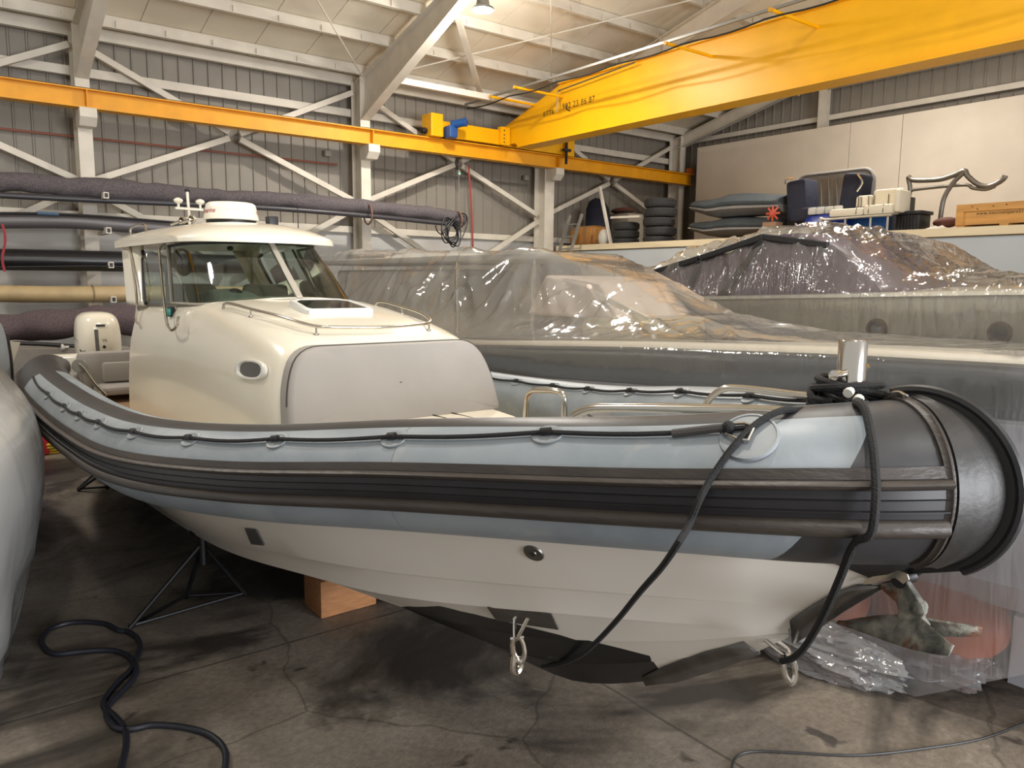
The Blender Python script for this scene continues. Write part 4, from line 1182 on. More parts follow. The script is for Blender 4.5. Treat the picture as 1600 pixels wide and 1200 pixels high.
# ---- foredeck: mooring post, rails, staple handle, seat locker
MP = at(1328, 612, X=BX)
mp = MB().lathe([(.075, 0), (.075, .008), (.043, .012), (.043, .245), (.040, .25), (.001, .25)], (BX, MP.y, 1.93), 28).build('mooring_post', STAIN, boat)
MB().tube([(BX - .10, MP.y - .01, 2.075), (BX + .115, MP.y + .01, 2.085)], .011, 10).build('cross_pin', STAIN, mp)
MB().lathe([(.001, 0), (.017, .004), (.017, .03), (.001, .034)], (BX - .125, MP.y - .01, 2.075), 10, axis=(1, 0, 0)).build('pin_knob', STAIN, mp)
mb = MB(); mb.prism([(BX - .30, 1.72, 1.80), (BX - .16, 1.27, 1.92), (BX + .16, 1.27, 1.92), (BX + .30, 1.72, 1.80)], (0, 0, .02)); mb.build('bow_pad', DARKTUBE, boat)
for sg in (1, -1):
    f_ = (lambda p: Vector(p)) if sg == 1 else mir
    if sg == 1: P = [at(x, y, X=1.98) for x, y in ((883, 662), (897, 650), (922, 639), (960, 637), (1060, 638), (1150, 640), (1235, 644))]
    else: P = [at(x, y, X=2.64) for x, y in ((1100, 640), (1110, 622), (1130, 608), (1150, 606), (1200, 611), (1260, 619), (1300, 626))]
    MB().tube(catmull(P, 6), .0165 if sg == 1 else .0145, 12).build('bow_rail', STAIN, boat)
P = [at(x, y, X=2.72) for x, y in ((821, 668), (822, 640), (824, 620), (832, 611), (850, 610), (868, 611), (879, 616), (882, 630), (882, 668))]
MB().tube(catmull(P, 5), .0165, 12).build('staple_handle', STAIN, boat)
mb = MB(); mb.prism([(2.05, 1.75, 1.50), (1.78, 2.6, 1.42), (2.84, 2.6, 1.42), (2.57, 1.75, 1.50)], (0, 0, .13)); bl_ = mb.build('bow_locker', mat('locker_grey', '9c9c9a', .5), boat, bevel=.01)
MB().lathe([(.06, 0), (.06, .012), (.05, .016), (.001, .016)], at(936, 650, X=2.5), 20, axis=(0, -.3, 1)).build('speaker', mat('speaker_grey', '5b5a58', .6), boat)
h = at(1182, 628, X=3.0)
MB().lathe([(.001, 0), (.018, .004), (.02, .03), (.018, .05), (.001, .054)], h, 12, axis=(-.4, -.6, .5)).build('air_valve', STAIN, boat)
# ================================================================== ANCHOR, MOORING ROPES
m = bpy.data.materials.new('rusty_galvanised'); m.use_nodes = True; nt = m.node_tree; N = nt.nodes; L = nt.links; b = N['Principled BSDF']
tc = N.new('ShaderNodeTexCoord')
gc = ramp(noise_node(13, 8, .6), [(.3, '3a3c3a'), (.5, '6f6e66'), (.7, '9a978b')])
rc_ = ramp(noise_node(7, 6, .4), [(.52, 0.), (.6, .9)])
L.new(mixc(rc_, gc, ramp(noise_node(40, 5), [(.3, '3a2418'), (.7, '7a4a2c')])), b.inputs['Base Color'])
b.inputs['Roughness'].default_value = .8; b.inputs['Metallic'].default_value = .15
bp = N.new('ShaderNodeBump'); bp.inputs['Strength'].default_value = .45; bp.inputs['Distance'].default_value = .01
L.new(noise_node(50, 6), bp.inputs['Height']); L.new(bp.outputs['Normal'], b.inputs['Normal'])
GALV = m
RUST = mat('rust', '4e3222', .9, var=.35, scale=30, bump=.6, bscale=90)
AX = BX
anc = thing('plough_anchor', 'rusty galvanised plough anchor hanging from the bow roller', 'anchor', (AX, .95, 1.3))
def ap(x, y, dx=0): return at(x, y, X=AX + dx)
# shank: flat forged plate
sh = [(1374, 912), (1412, 903), (1430, 930), (1438, 942), (1445, 950), (1444, 960), (1440, 966), (1450, 980), (1396, 972), (1403, 955), (1399, 941), (1386, 930), (1375, 920)]
mb = MB(); mb.prism([ap(x, y, -.013) for x, y in sh], (.026, 0, 0)); mb.build('shank', GALV, anc, bevel=.005, smooth=False)
rp_ = ap(1436, 948)
MB().lathe([(.014, -.02), (.02, -.016), (.02, .016), (.014, .02)], rp_, 14, axis=(1, 0, 0)).build('pivot_eye', GALV, anc)
# two curved flukes meeting at the point
tip = ap(1308, 974); heel = ap(1438, 965); ridge = [tip, ap(1340, 967), ap(1375, 962), ap(1405, 962), heel]
wing_s = [tip, at(1380, 1000, X=AX - .055), at(1440, 1016, X=AX - .12), at(1478, 1023, X=AX - .17), at(1490, 1012, X=AX - .165), at(1478, 998, X=AX - .12), heel]
RG = resample(ridge, 9)
low_s = resample([tip, at(1355, 991, X=AX - .03), at(1400, 1008, X=AX - .06), at(1440, 1019, X=AX - .085), at(1482, 1025, X=AX - .105)], 9)
back_s = at(1490, 1008, X=AX - .095)
mb = MB()
midr = [a.lerp(c, .5) + Vector((-.004, .0, .006)) for a, c in zip(RG, low_s)]
mb.loft([RG, midr, low_s]); mb.loft([[heel, midr[-1], low_s[-1]], [heel.lerp(back_s, .3), back_s.lerp(midr[-1], .25), back_s]])
mb.build('fluke', GALV, anc, solid=.007)
low_p = [mir(p) for p in low_s]; mp_ = [mir(p) for p in midr]
mb = MB(); mb.loft([[mir(p) for p in RG], mp_, low_p]); mb.loft([[heel, mp_[-1], low_p[-1]], [mir(heel.lerp(back_s, .3)), mir(back_s.lerp(midr[-1], .25)), mir(back_s)]])
mb.build('fluke', GALV, anc, solid=.007)
# anchor roller plate, polished, over the shank
P = [at(1349, 893, X=BX - .05), at(1398, 888 - 1, X=BX - .02), at(1421, 896, X=BX + .02), at(1421, 903, X=BX + .02), at(1395, 903, X=BX - .05), at(1352, 914, X=BX - .07)]

def rope_px(pts, r, m, name, n=8, par=None):
    P = [at(x, y, X=X_) for x, y, X_ in pts]
    return MB().tube(catmull(P, 8), r, n).build(name, m, par)
def on_tube(px, py, off=.014, fall=1.6):
    h, n_ = hit(tb_bvh, px, py)
    return (h + n_ * off) if h is not None else at(px, py, X=fall)
mr = thing('mooring_rope', 'black mooring rope coiled round the chrome mooring post, its two ends hanging down the bow', 'rope', (BX, 1.2, 1.9))
RR = .0122
# the turns round the post
P = []
for i in range(140):
    a = i / 24 * 2 * pi * 1.0; k = i / 140
    rr_ = .072 + .022 * sin(a * .37) + .02 * k; P.append(Vector((BX - .01 + rr_ * cos(a) * 1.15, MP.y + rr_ * sin(a), 1.955 + .075 * (.5 + .5 * sin(a * .61)) + .03 * k)))
MB().tube(P, RR, 8).build('rope_turns', ROPE, mr)
P = []
for i in range(90):
    a = i / 20 * 2 * pi + 1; P.append(Vector((BX - .04 + .10 * cos(a), MP.y + .03 + .055 * sin(a), 1.96 + .05 * sin(a * .5 + 1) + .02 * cos(a * 1.3))))
MB().tube(P, RR, 8).build('rope_bight', ROPE, mr)
# forward end: over the tube, down past the strakes and in under the chine
P = [Vector((BX - .07, MP.y - .02, 2.0)), at(1285, 637, X=2.18), at(1250, 641, X=2.02)]
P += [on_tube(x, y, .018) for x, y in ((1222, 650), (1185, 668), (1150, 700), (1118, 742))]
P += [on_tube(1100, 775, .05), on_tube(1085, 802, .06)]
last = P[-1]
for x, y, X_ in ((1062, 845, 1.56), (1035, 885, 1.62), (1000, 925, 1.7), (965, 968, 1.8), (930, 1005, 1.93), (905, 1025, 2.05), (875, 1037, 2.16), (848, 1040, 2.25)):
    P.append(at(x, y, X=X_))
MB().tube(catmull(P, 6), RR * .85, 8).build('rope_end', ROPE, mr)
P = [Vector((BX - .0, MP.y - .07, 1.99)), at(1338, 628, X=2.14), on_tube(1350, 650, .02), on_tube(1358, 690, .02), on_tube(1360, 725, .03), on_tube(1357, 770, .05), on_tube(1348, 815, .06)]
for x, y, X_ in ((1335, 850, 1.93), (1312, 905, 2.0), (1290, 955, 2.08), (1268, 995, 2.16), (1250, 1020, 2.22), (1235, 1030, 2.27), (1222, 1033, 2.29)):
    P.append(at(x, y, X=X_))
MB().tube(catmull(P, 6), RR, 8).build('rope_end', ROPE, mr)
for px, py in ((1327, 613), (1342, 625)):
    p = at(px, py, X=BX - .12); MB().tube([p + Vector((-.009, 0, -.003)), p + Vector((.009, .003, .004))], .0148, 10).build('rope_marker', mat('white_tape', 'd8d4ca', .6), mr)
P = [at(x, y, X=X_) for x, y, X_ in ((1345, 634, 2.3), (1365, 630, 2.3), (1390, 618, 2.28), (1405, 615, 2.27), (1415, 620, 2.25))]
MB().tube(catmull(P, 5), .009, 8).build('steel_hook', STAIN, mr)
# ================================================================== THINGS STORED ON THE GALLERY
GZ = 3.2
TYRE = mat('tyre_rubber', '2b2a29', .75, var=.15, scale=20, bump=.3, bscale=50)
def gp(px, py, X=13.4): return at(px, py, X=X)
def tyre_proto(R=.36, w=.2):
    mb = MB(); h = w / 2; prof = [(R * .60, -h * .75), (R * .62, -h), (R * .8, -h * 1.02), (R * .93, -h * .92), (R * .985, -h * .7), (R, -h * .3), (R, h * .3), (R * .985, h * .7), (R * .93, h * .92), (R * .8, h * 1.02), (R * .62, h), (R * .60, h * .75), (R * .64, h * .5), (R * .64, -h * .5), (R * .60, -h * .75)]
    mb.lathe(prof[:-1] + [prof[-1]], (0, 0, 0), 36)
    for j in range(36):
        a = 2 * pi * j / 36
        for zz in (-.045, .02):
            mb.box((R - .004, -.012, zz), (R + .008, .012, zz + .035), rot=None)
            n_ = 8; Mx = Matrix.Rotation(a, 4, 'Z'); 
            for q in range(len(mb.v) - n_, len(mb.v)): mb.v[q] = Mx @ mb.v[q]
    return mb
t0 = tyre_proto().build('tyre', TYRE, None, world=False, angle=35)
b0 = gp(1030, 378, 13.65)
lab = ['lowest tyre of the tall stack on the gallery', 'second tyre up in the tall stack on the gallery', 'middle tyre of the tall stack on the gallery', 'fourth tyre up in the tall stack on the gallery', 'topmost tyre of the tall stack on the gallery']
k0 = 0
for i in range(5):
    t = t0 if k0 == 0 else t0.copy()
    if k0: COL.objects.link(t)
    k0 += 1; t.location = (b0.x + .015 * sin(i * 2.1), b0.y + .02 * cos(i * 3.3), GZ + .105 + .212 * i)
    t.rotation_euler = (0, 0, i * .7); tag(t, lab[i], 'tyre', 'tyres stored on the gallery')
b1 = gp(978, 380, 13.6)
for i in range(3):
    t = t0.copy(); COL.objects.link(t); t.scale = (.86, .86, .92)
    t.location = (b1.x, b1.y, GZ + .1 + .19 * i); t.rotation_euler = (0, 0, i)
    tag(t, ['bottom tyre of the low stack left of the tall tyre stack', 'middle tyre of the low stack left of the tall tyre stack', 'top tyre of the low stack left of the tall tyre stack'][i], 'tyre', 'tyres stored on the gallery')

# striped wrapped bale
p = gp(908, 384, 13.45); m = bpy.data.materials.new('bale_wrap'); m.use_nodes = True; nt = m.node_tree; N = nt.nodes; L = nt.links; b = N['Principled BSDF']
tc = N.new('ShaderNodeTexCoord'); mp__ = N.new('ShaderNodeMapping'); mp__.inputs['Scale'].default_value = (5, 9, .6); L.new(tc.outputs['Object'], mp__.inputs[0])
L.new(ramp(noise_node(1.5, 3, .3, src=mp__.outputs[0]), [(.35, '6e6a5f'), (.45, 'a06a38'), (.58, 'b5823f'), (.66, '7a5434')]), b.inputs['Base Color']); b.inputs['Roughness'].default_value = .4
rows = []
for j in range(19):
    v = -.5 + j / 18; k = (1 - abs(2 * v) ** 6) ** .25 if abs(v) < .499 else .0
    k = max(k, .82) if abs(v) < .5 else .82
    rows.append([Vector((p.x + .3 + .3 * k * math.copysign(abs(cos(a)) ** .5, cos(a)), p.y + .02 + v * .95, GZ + .29 + .28 * k * math.copysign(abs(sin(a)) ** .5, sin(a)))) for a in [2 * pi * q / 28 for q in range(28)]])
mb = MB(); mb.loft(rows, closed=True, cap=True)
tag(mb.build('wrapped_bale', m), 'orange and brown striped wrapped bale beside the ladder', 'bale')

# navy sack, white chest, folded cloth
NAVY = mat('navy_fabric', '191b2c', .8, var=.15, scale=8, bump=.3, bscale=14)
p = gp(936, 345, 14.3)
mb = MB(); rows = []
for z, r, o in ((3.2, .30, 0), (3.5, .36, 0), (3.9, .38, .02), (4.25, .33, .06), (4.45, .22, .1), (4.53, .06, .12)):
    rows.append([Vector((p.x + r * .8 * cos(a), p.y + o + r * sin(a) * (1 + .1 * sin(3 * a)), z)) for a in [2 * pi * q / 20 for q in range(20)]])
mb.loft(rows, closed=True, cap=True); tag(mb.build('navy_sack', NAVY), 'tall navy fabric bundle standing behind the striped bale', 'sack')
p = gp(960, 352, 15.0); mb = MB(); mb.box((p.x - .2, p.y - .7, GZ), (p.x + .4, p.y + .6, GZ + .95), bev=.04); tag(mb.build('white_chest', mat('chest_white', 'a9a296', .6)), 'pale storage chest behind the low tyre stack', 'chest')
o = MB().ball((p.x, p.y - .3, GZ + 1.03), (.25, .38, .09), 14, 8).build('folded_cloth', mat('red_cloth', '8e2a34', .8, col2='2f5c4a', scale=5)); tag(o, 'red and green folded cloth lying on the pale chest', 'cloth')
p = gp(955, 380, 13.3); mb = MB()
a_ = at(955, 383, X=13.3); b_ = at(937, 292, X=13.3); mb.bar(a_, b_, .07, .05); a2 = at(955, 340, X=13.3); b2 = at(1000, 338, X=13.3); mb.bar(a2, b2, .06, .05)
tag(mb.build('leaning_frame', WHITE_STEEL, smooth=False), 'white angled steel frame leaning beside the low tyre stack', 'frame')
p = gp(943, 380, 13.4); o = MB().ball((p.x, p.y, GZ + .22), (.12, .16, .22), 12, 8).build('plastic_can', mat('can_white', 'c9c4b8', .5)); tag(o, 'small white can between the striped bale and the low tyres', 'can')

# two covered grey dinghies, one above the other
DCOV = mat('dinghy_cover', '41474b', .7, var=.12, scale=6, bump=.3, bscale=9)
DTUB = mat('dinghy_tube', '75716c', .6, var=.06)
def dinghy(px0, px1, pytop, pybot, X, label, wpx):
    a = at(px0, (pytop + pybot) / 2, X=X); c = at(px1, (pytop + pybot) / 2, X=X); zt_ = at((px0 + px1) / 2, pytop, X=X).z; zb = at((px0 + px1) / 2, pybot, X=X).z
    t = thing('covered_dinghy', label, 'dinghy', (X, (a.y + c.y) / 2, zb), 'covered dinghies on the gallery')
    Ln = a.y - c.y; H_ = zt_ - zb; W = .55
    rows = []; rows2 = []
    for j in range(15):
        f = j / 14; y = a.y - f * Ln; nose = min(1, .35 + f * 2.2); hh = H_ * (.45 + .55 * min(1, f * 2.4)) * (1 - .25 * max(0, f - .6) / .4)
        zb2 = zb + H_ * .42 * max(0, 1 - f * 3.2)
        w_ = W * nose
        rows.append([Vector((X + .55 - w_, y, zb2 + hh * .42)), Vector((X + .55 - w_ * 1.02, y, zb2 + hh * .6)), Vector((X + .55 - w_ * .8, y, zb2 + hh * .78)), Vector((X + .55 - w_ * .4, y, zb2 + hh * .97)), Vector((X + .55, y, zb2 + hh)), Vector((X + .55 + w_, y, zb2 + hh * .5))])
        rows2.append([Vector((X + .55 - w_ * .97, y, zb2 + hh * .5)), Vector((X + .55 - w_ * .99, y, zb2 + hh * .3)), Vector((X + .55 - w_ * .7, y, zb2 + .02)), Vector((X + .55, y, zb2)), Vector((X + .55 + w_, y, zb2 + hh * .4))])
    mb = MB(); mb.loft(rows); mb.add(rows[0], [tuple(range(6))]); mb.add(rows[-1], [tuple(range(6))]); mb.build('cover', DCOV, t, solid=.01)
    mb = MB(); mb.loft(rows2); mb.add(rows2[0], [tuple(range(5))]); mb.add(rows2[-1], [tuple(range(5))]); mb.build('hull_tube', DTUB, t, solid=.01)
    w0 = rows[0][0]; mb = MB(); mb.prism([w0 + Vector((-.02, .03, -.02)), w0 + Vector((-.02, -wpx, .06)), w0 + Vector((-.02, -wpx * .6, -.07))], (.02, 0, 0)); mb.build('bow_flap', mat('flap_white', 'cfcdc8', .5), t, smooth=False)
    return t
dinghy(1060, 1205, 337, 368, 13.35, 'lower covered grey dinghy lying on the gallery right of the tall tyres', .35)
dinghy(1062, 1215, 300, 337, 13.35, 'upper covered grey dinghy resting on the lower dinghy', .95)
p = gp(1228, 362, 14.0)
tag(MB().lathe([(.05, -.15), (.3, -.14), (.36, 0), (.3, .14), (.05, .15)], (p.x, p.y, GZ + .37), 24, axis=(.9, .3, .1)).build('round_fender', mat('fender_grey', '5b5a56', .6)), 'dark grey round fender leaning between the dinghies and the navy seat', 'fender')
p = gp(1205, 368, 13.3)
tag(MB().box((p.x - .1, p.y - .14, GZ), (p.x + .15, p.y + .14, GZ + .34)).build('cardboard_box', mat('cardboard', '8a6a52', .8), smooth=False), 'small cardboard box under the red fan wheel', 'box')
fw_ = thing('fan_wheel', 'small red orange fan wheel on top of the cardboard box', 'fan wheel', (p.x, p.y, GZ + .34)); RO = mat('red_orange', 'b2452a', .5)
mb = MB(); mb.lathe([(.04, -.02), (.04, .02)], (p.x, p.y, GZ + .51), 12, axis=(1, .2, 0)); mb.build('hub', RO, fw_)
for j in range(8):
    a = 2 * pi * j / 8; q = Vector((p.x, p.y + .09 * cos(a), GZ + .51 + .09 * sin(a)))
    MB().bar((p.x, p.y + .03 * cos(a), GZ + .51 + .03 * sin(a)), (p.x + .02, p.y + .155 * cos(a), GZ + .51 + .155 * sin(a)), .04, .01, up=(1, 0, 0)).build('blade', RO, fw_)

# navy boat seats
def cushion(lo, hi, name, m, par, bev=.05, rot=None):
    mb = MB(); mb.box(lo, hi, bev=bev, rot=rot); return mb.build(name, m, par)
s1 = gp(1248, 355, 13.5); ns = thing('navy_boat_seat', 'navy blue boat seat facing right, left of the grey quilted bench back', 'seat', (s1.x, s1.y, GZ), 'navy boat seats')
Y0 = gp(1232, 300, 13.5).y; Y1 = gp(1262, 300, 13.5).y; Y2 = gp(1330, 330, 13.5).y
zb_ = gp(1240, 344, 13.5).z; zt_ = gp(1240, 283, 13.5).z
cushion((13.45, Y1, zb_), (13.95, Y0 + .02, zt_ + .02), 'seat_back', NAVY, ns, .07, Matrix.Rotation(-.1, 4, 'X'))
cushion((13.4, Y2 + .45, zb_ - .05), (13.95, Y0 - .1, zb_ + .22), 'seat_cushion', NAVY, ns, .07)
MB().tube(catmull([(13.44, Y0 + .05, zt_ - .05), (13.43, Y0 + .03, zt_ + .04), (13.5, Y0 - .08, zt_ + .06)], 4), .02, 8).build('grab_bar', STAIN, ns)
mb = MB(); mb.tube([(13.65, Y0 - .12, GZ), (13.65, Y0 - .12, zb_ - .04)], .06, 10); mb.build('pedestal', CHROME, ns)
n2 = thing('navy_boat_seat', 'navy blue boat seat facing left, with a pale handle, behind the cream bench', 'seat', (13.7, Y2, GZ), 'navy boat seats')
Ya = gp(1318, 300, 13.6).y; Yb_ = gp(1332, 300, 13.6).y; zt2 = gp(1325, 270, 13.6).z
cushion((13.6, Yb_ - .1, zb_), (14.1, Ya + .08, zt2), 'seat_back', NAVY, n2, .07, Matrix.Rotation(.1, 4, 'X'))
cushion((13.6, Yb_ - .05, zb_ - .1), (14.1, Ya + .45, zb_ + .16), 'seat_cushion', NAVY, n2, .07)
MB().tube(catmull([(13.56, Yb_ - .1, zt2 - .05), (13.55, Yb_ - .2, zt2 - .2), (13.57, Yb_ - .1, zt2 - .35)], 4), .018, 8).build('grab_bar', STAIN, n2)
mb = MB(); mb.tube([(13.85, Ya, GZ), (13.85, Ya, zb_ - .08)], .06, 10); mb.build('pedestal', CHROME, n2)
# grey quilted bench back standing behind
q0 = gp(1243, 335, 14.35); q1 = gp(1359, 335, 14.35); zt3 = gp(1300, 269, 14.35).z
gb = thing('quilted_bench_back', 'grey quilted curved bench back standing behind the navy seats', 'bench back', (14.4, (q0.y + q1.y) / 2, GZ))
po = rounded([(q0.y, GZ + .02), (q1.y, GZ + .02), (q1.y, zt3), (q0.y, zt3)], [.05, .05, .22, .22])
mb = MB(); mb.prism([Vector((14.4, p.x, p.y)) for p in po], (.1, 0, 0)); mb.build('panel', mat('quilt_grey', '96928c', .6, var=.05), gb)
MB().tube([Vector((14.39, p.x, p.y)) for p in po], .035, 8, closed=True).build('rim', mat('rim_grey', '7f7c77', .5), gb)
for j in range(1, 9):
    y = q0.y + (q1.y - q0.y) * j / 9.5; MB().tube([(14.385, y, zt3 - .12), (14.385, y - .08, GZ + .35)], .014, 6).build('quilt_fold', mat('quilt_fold', '89857f', .6), gb)
# cream bench on a tube frame
CREAM = mat('cream_vinyl', 'cfc6b1', .5, bump=.05, bscale=12)
Yl = gp(1295, 330, 13.15).y; Yr = gp(1393, 330, 13.15).y; zs = gp(1340, 337, 13.15).z; zt4 = gp(1365, 296, 13.15).z; Ym = gp(1348, 330, 13.15).y
cbn = thing('cream_bench', 'cream vinyl double bench with dark piping on a bare tube frame', 'bench', (13.4, (Yl + Yr) / 2, GZ))
cushion((13.15, Ym, zs), (13.6, Yl, zs + .14), 'seat_cushion', CREAM, cbn, .04); cushion((13.15, Yr, zs), (13.6, Ym, zs + .17), 'seat_cushion', CREAM, cbn, .04)
cushion((13.52, Ym + .05, zs + .1), (13.68, Yl - .28, zt4 - .04), 'backrest', CREAM, cbn, .05); cushion((13.52, Yr + .02, zs + .1), (13.68, Ym + .04, zt4 + .04), 'backrest', CREAM, cbn, .05)
cushion((13.2, Yr - .1, zs + .02), (13.62, Yr + .02, zt4 - .02), 'armrest', CREAM, cbn, .05)
for y in (Yl - .35, Yl - .4, Ym, Ym + .1, Yr + .25, Yr + .05): MB().tube([(13.51, y, zs + .17), (13.505, y, zt4 - .06)], .007, 6).build('piping', PIPING, cbn)
for y in (Ym + .12, Ym - .1, Yr + .15): MB().tube([(13.5, y, zs + .165), (13.16, y, zs + .16), (13.145, y, zs + .03)], .007, 6).build('piping', PIPING, cbn)
for y in (Yl + .02, Yl - .3, Yr + .38, Yr + .08): MB().tube([(13.2, y, GZ), (13.2, y, zs - .01)], .02, 8).build('leg', mat('frame_tube', 'b9b4aa', .35, .7), cbn)
MB().tube(catmull([(13.18, Yl + .15, zs - .06), (13.18, Yl + .17, zs + .0), (13.18, Yl + .05, zs - .03), (13.18, (Yl + Yr) / 2, zs - .02), (13.18, Yr, zs - .02)], 4), .024, 8).build('frame_bar', mat('frame_tube', 'b9b4aa'), cbn)
# blue tub, blue box, black crates, rag, perforated plate
BLUEP = mat('blue_plastic', '1c2f86', .35); BLUEB = mat('blue_board', '17508c', .45)
y0 = gp(1250, 360, 13.3).y; y1 = gp(1318, 360, 13.3).y
mb = MB(); rows = [[Vector((13.5 + (w_ * .28) * math.copysign(abs(cos(a)) ** .6, cos(a)), (y0 + y1) / 2 + (y0 - y1) / 2 * w_ * math.copysign(abs(sin(a)) ** .6, sin(a)), z)) for a in [2 * pi * q / 28 for q in range(28)]] for w_, z in ((.98, GZ), (1.0, GZ + .12), (.96, GZ + .3), (.8, GZ + .40), (.3, GZ + .43))]
mb.loft(rows, closed=True, cap=True); tag(mb.build('blue_tub', BLUEP), 'glossy dark blue plastic tub under the navy seats', 'tub')
yp0 = gp(1262, 345, 13.3).y; mb = MB()
for j in range(4): 
    mb.box((13.28, yp0 - .16 - j * .17, GZ + .43), (13.34, yp0 - j * .17, GZ + .56), bev=.02)
tag(mb.build('perforated_plate', mat('plate_white', 'b5b3ac', .45), None), 'pale perforated metal plate lying on the blue tub', 'plate')
y0 = gp(1326, 360, 13.5).y; y1 = gp(1386, 360, 13.5).y
mb = MB(); mb.box((13.5, y1, GZ), (13.95, y0, GZ + .38), bev=.02); tag(mb.build('blue_box', BLUEB), 'bright blue box below the cream bench', 'box')
y0 = gp(1398, 355, 13.5).y; y1 = gp(1441, 355, 13.5).y
bc = thing('black_crate', 'black stacking crate in front, right of the cream bench', 'crate', (13.7, (y0 + y1) / 2, GZ), 'black crates')
mb = MB(); mb.box((13.45, y1 + .03, GZ), (13.85, y0 - .03, GZ + .34), bev=.015); mb.build('crate_body', BLACK, bc)
MB().box((13.42, y1, GZ + .34), (13.88, y0, GZ + .40), bev=.012).build('crate_rim', BLACK, bc)
for j in range(6): MB().box((13.435, y1 + .08 + j * (y0 - y1 - .16) / 5.5, GZ + .05), (13.452, y1 + .1 + j * (y0 - y1 - .16) / 5.5, GZ + .33)).build('rib', BLACK, bc)
y0 = gp(1388, 340, 14.0).y; y1 = gp(1412, 340, 14.0).y
tag(MB().box((14.0, y1, GZ), (14.4, y0, GZ + .72), bev=.02).build('black_crate', BLACK), 'taller black crate behind the other one, beside the cream bench', 'crate', 'black crates')
y0 = gp(1440, 355, 13.5).y; y1 = gp(1492, 355, 13.5).y
mb = MB(); R = []
for i in range(15):
    R.append([Vector((13.2 + j * .07, y0 + (y1 - y0) * i / 14, GZ + .015 + .11 * max(0, sin(pi * i / 14)) * sin(pi * j / 8) * (1 + .5 * noise.noise(Vector((i * .6, j * .8, 1)))))) for j in range(9)])
mb.loft(R); tag(mb.build('dust_sheet', mat('sheet_white', 'b8b2a6', .8, bump=.4, bscale=20)), 'crumpled pale dust sheet on the gallery edge, left of the wooden crate', 'sheet')
p = gp(1478, 350, 13.8); tag(MB().ball((p.x, p.y, GZ + .2), (.12, .22, .09), 12, 8).build('rag_bundle', mat('rag_red', '5a3328', .8)), 'dark reddish rag lying on the dust sheet', 'rag')
# bent tube arch
ar = thing('tube_arch', 'bent dull metal tube arch leaning against the white boards', 'arch', (14.5, 6.3, GZ)); TM = mat('arch_metal', '8a867e', .35, .8)
def apx(pts, X=14.6): return catmull([at(x, y, X=X) for x, y in pts], 6)
MB().tube(apx([(1419, 276), (1425, 281), (1440, 282), (1470, 280), (1492, 273), (1507, 267), (1512, 275), (1528, 288), (1545, 291), (1560, 285), (1568, 279), (1571, 274)]), .045, 10).build('upper_tube', TM, ar)
MB().tube(apx([(1396, 302), (1405, 304), (1420, 301), (1432, 296), (1505, 289), (1520, 294), (1540, 296), (1555, 291)]), .03, 10).build('lower_tube', TM, ar)
MB().tube(apx([(1419, 277), (1422, 295), (1418, 315), (1412, 328)]), .04, 10).build('leg', TM, ar)
MB().tube(apx([(1508, 268), (1490, 285), (1475, 310), (1469, 342)]), .04, 10).build('leg', TM, ar)
# wooden shipping crate with lettering
CW = mat('crate_wood', 'c08d4a', .6, var=.14, scale=5, stretch=(3, .35, 3), bump=.15, bscale=30)
c0 = gp(1494, 340, 13.1).y; zt5 = gp(1500, 320, 13.1).z; zb5 = gp(1500, 352, 13.1).z
ctn = thing('wooden_crate', 'long wooden shipping crate with stencilled web address at the right edge of the gallery', 'crate', (13.4, c0 - 1, GZ))
MB().box((13.13, c0 - 2.6, zb5), (13.7, c0, zt5)).build('crate_panel', CW, ctn, smooth=False)
MB().box((13.105, c0 - .1, zb5 - .0), (13.13, c0 + .01, zt5)).build('corner_batten', CW, ctn, smooth=False)
MB().box((13.105, c0 - 2.6, zt5 - .11), (13.13, c0 - .1, zt5)).build('top_batten', CW, ctn, smooth=False)
for y in (c0, c0 - .62, c0 - 1.25, c0 - 1.9): MB().box((13.12, y - .12, GZ), (13.7, y, zb5)).build('skid', CW, ctn, smooth=False)
text_on('www.nauticalspars21.com', .066, (13.126, c0 - .68, (zt5 + zb5) / 2 + .01), (0, -1, 0), (0, 0, 1), 1.15).build('stencil_text', mat('stencil_ink', '3a2a18', .8), ctn, smooth=False)
for k_, (yy, zz) in enumerate(((.22, .04), (.3, .08), (.52, .05), (.7, .04))): MB().lathe([(.012, 0), (.001, .003)], (13.104, c0 - yy, zt5 - zz), 8, axis=(-1, 0, 0)).build('knot', mat('wood_knot', '5d3c1e', .8), ctn)

# aluminium ladder up to the gallery
ALU = mat('aluminium', 'a8a59d', .4, .75)
ld_ = thing('gallery_ladder', 'aluminium ladder leaning against the end of the gallery', 'ladder', (12.7, 14.4, 0))
la = at(891, 336, X=12.75); lb = at(868, 412, X=12.35); w_ = Vector((0, -.42, 0))
d_ = (la - lb).normalized(); lb = lb - d_ * ((lb.z) / d_.z)
for off in (Vector((0, 0, 0)), w_): MB().bar(lb + off, la + off, .03, .08, up=(1, 0, 0)).build('stile', ALU, ld_, smooth=False)
for j in range(13):
    q = lb.lerp(la, (j + .6) / 13.4); MB().tube([q, q + w_], .017, 8).build('rung', ALU, ld_)

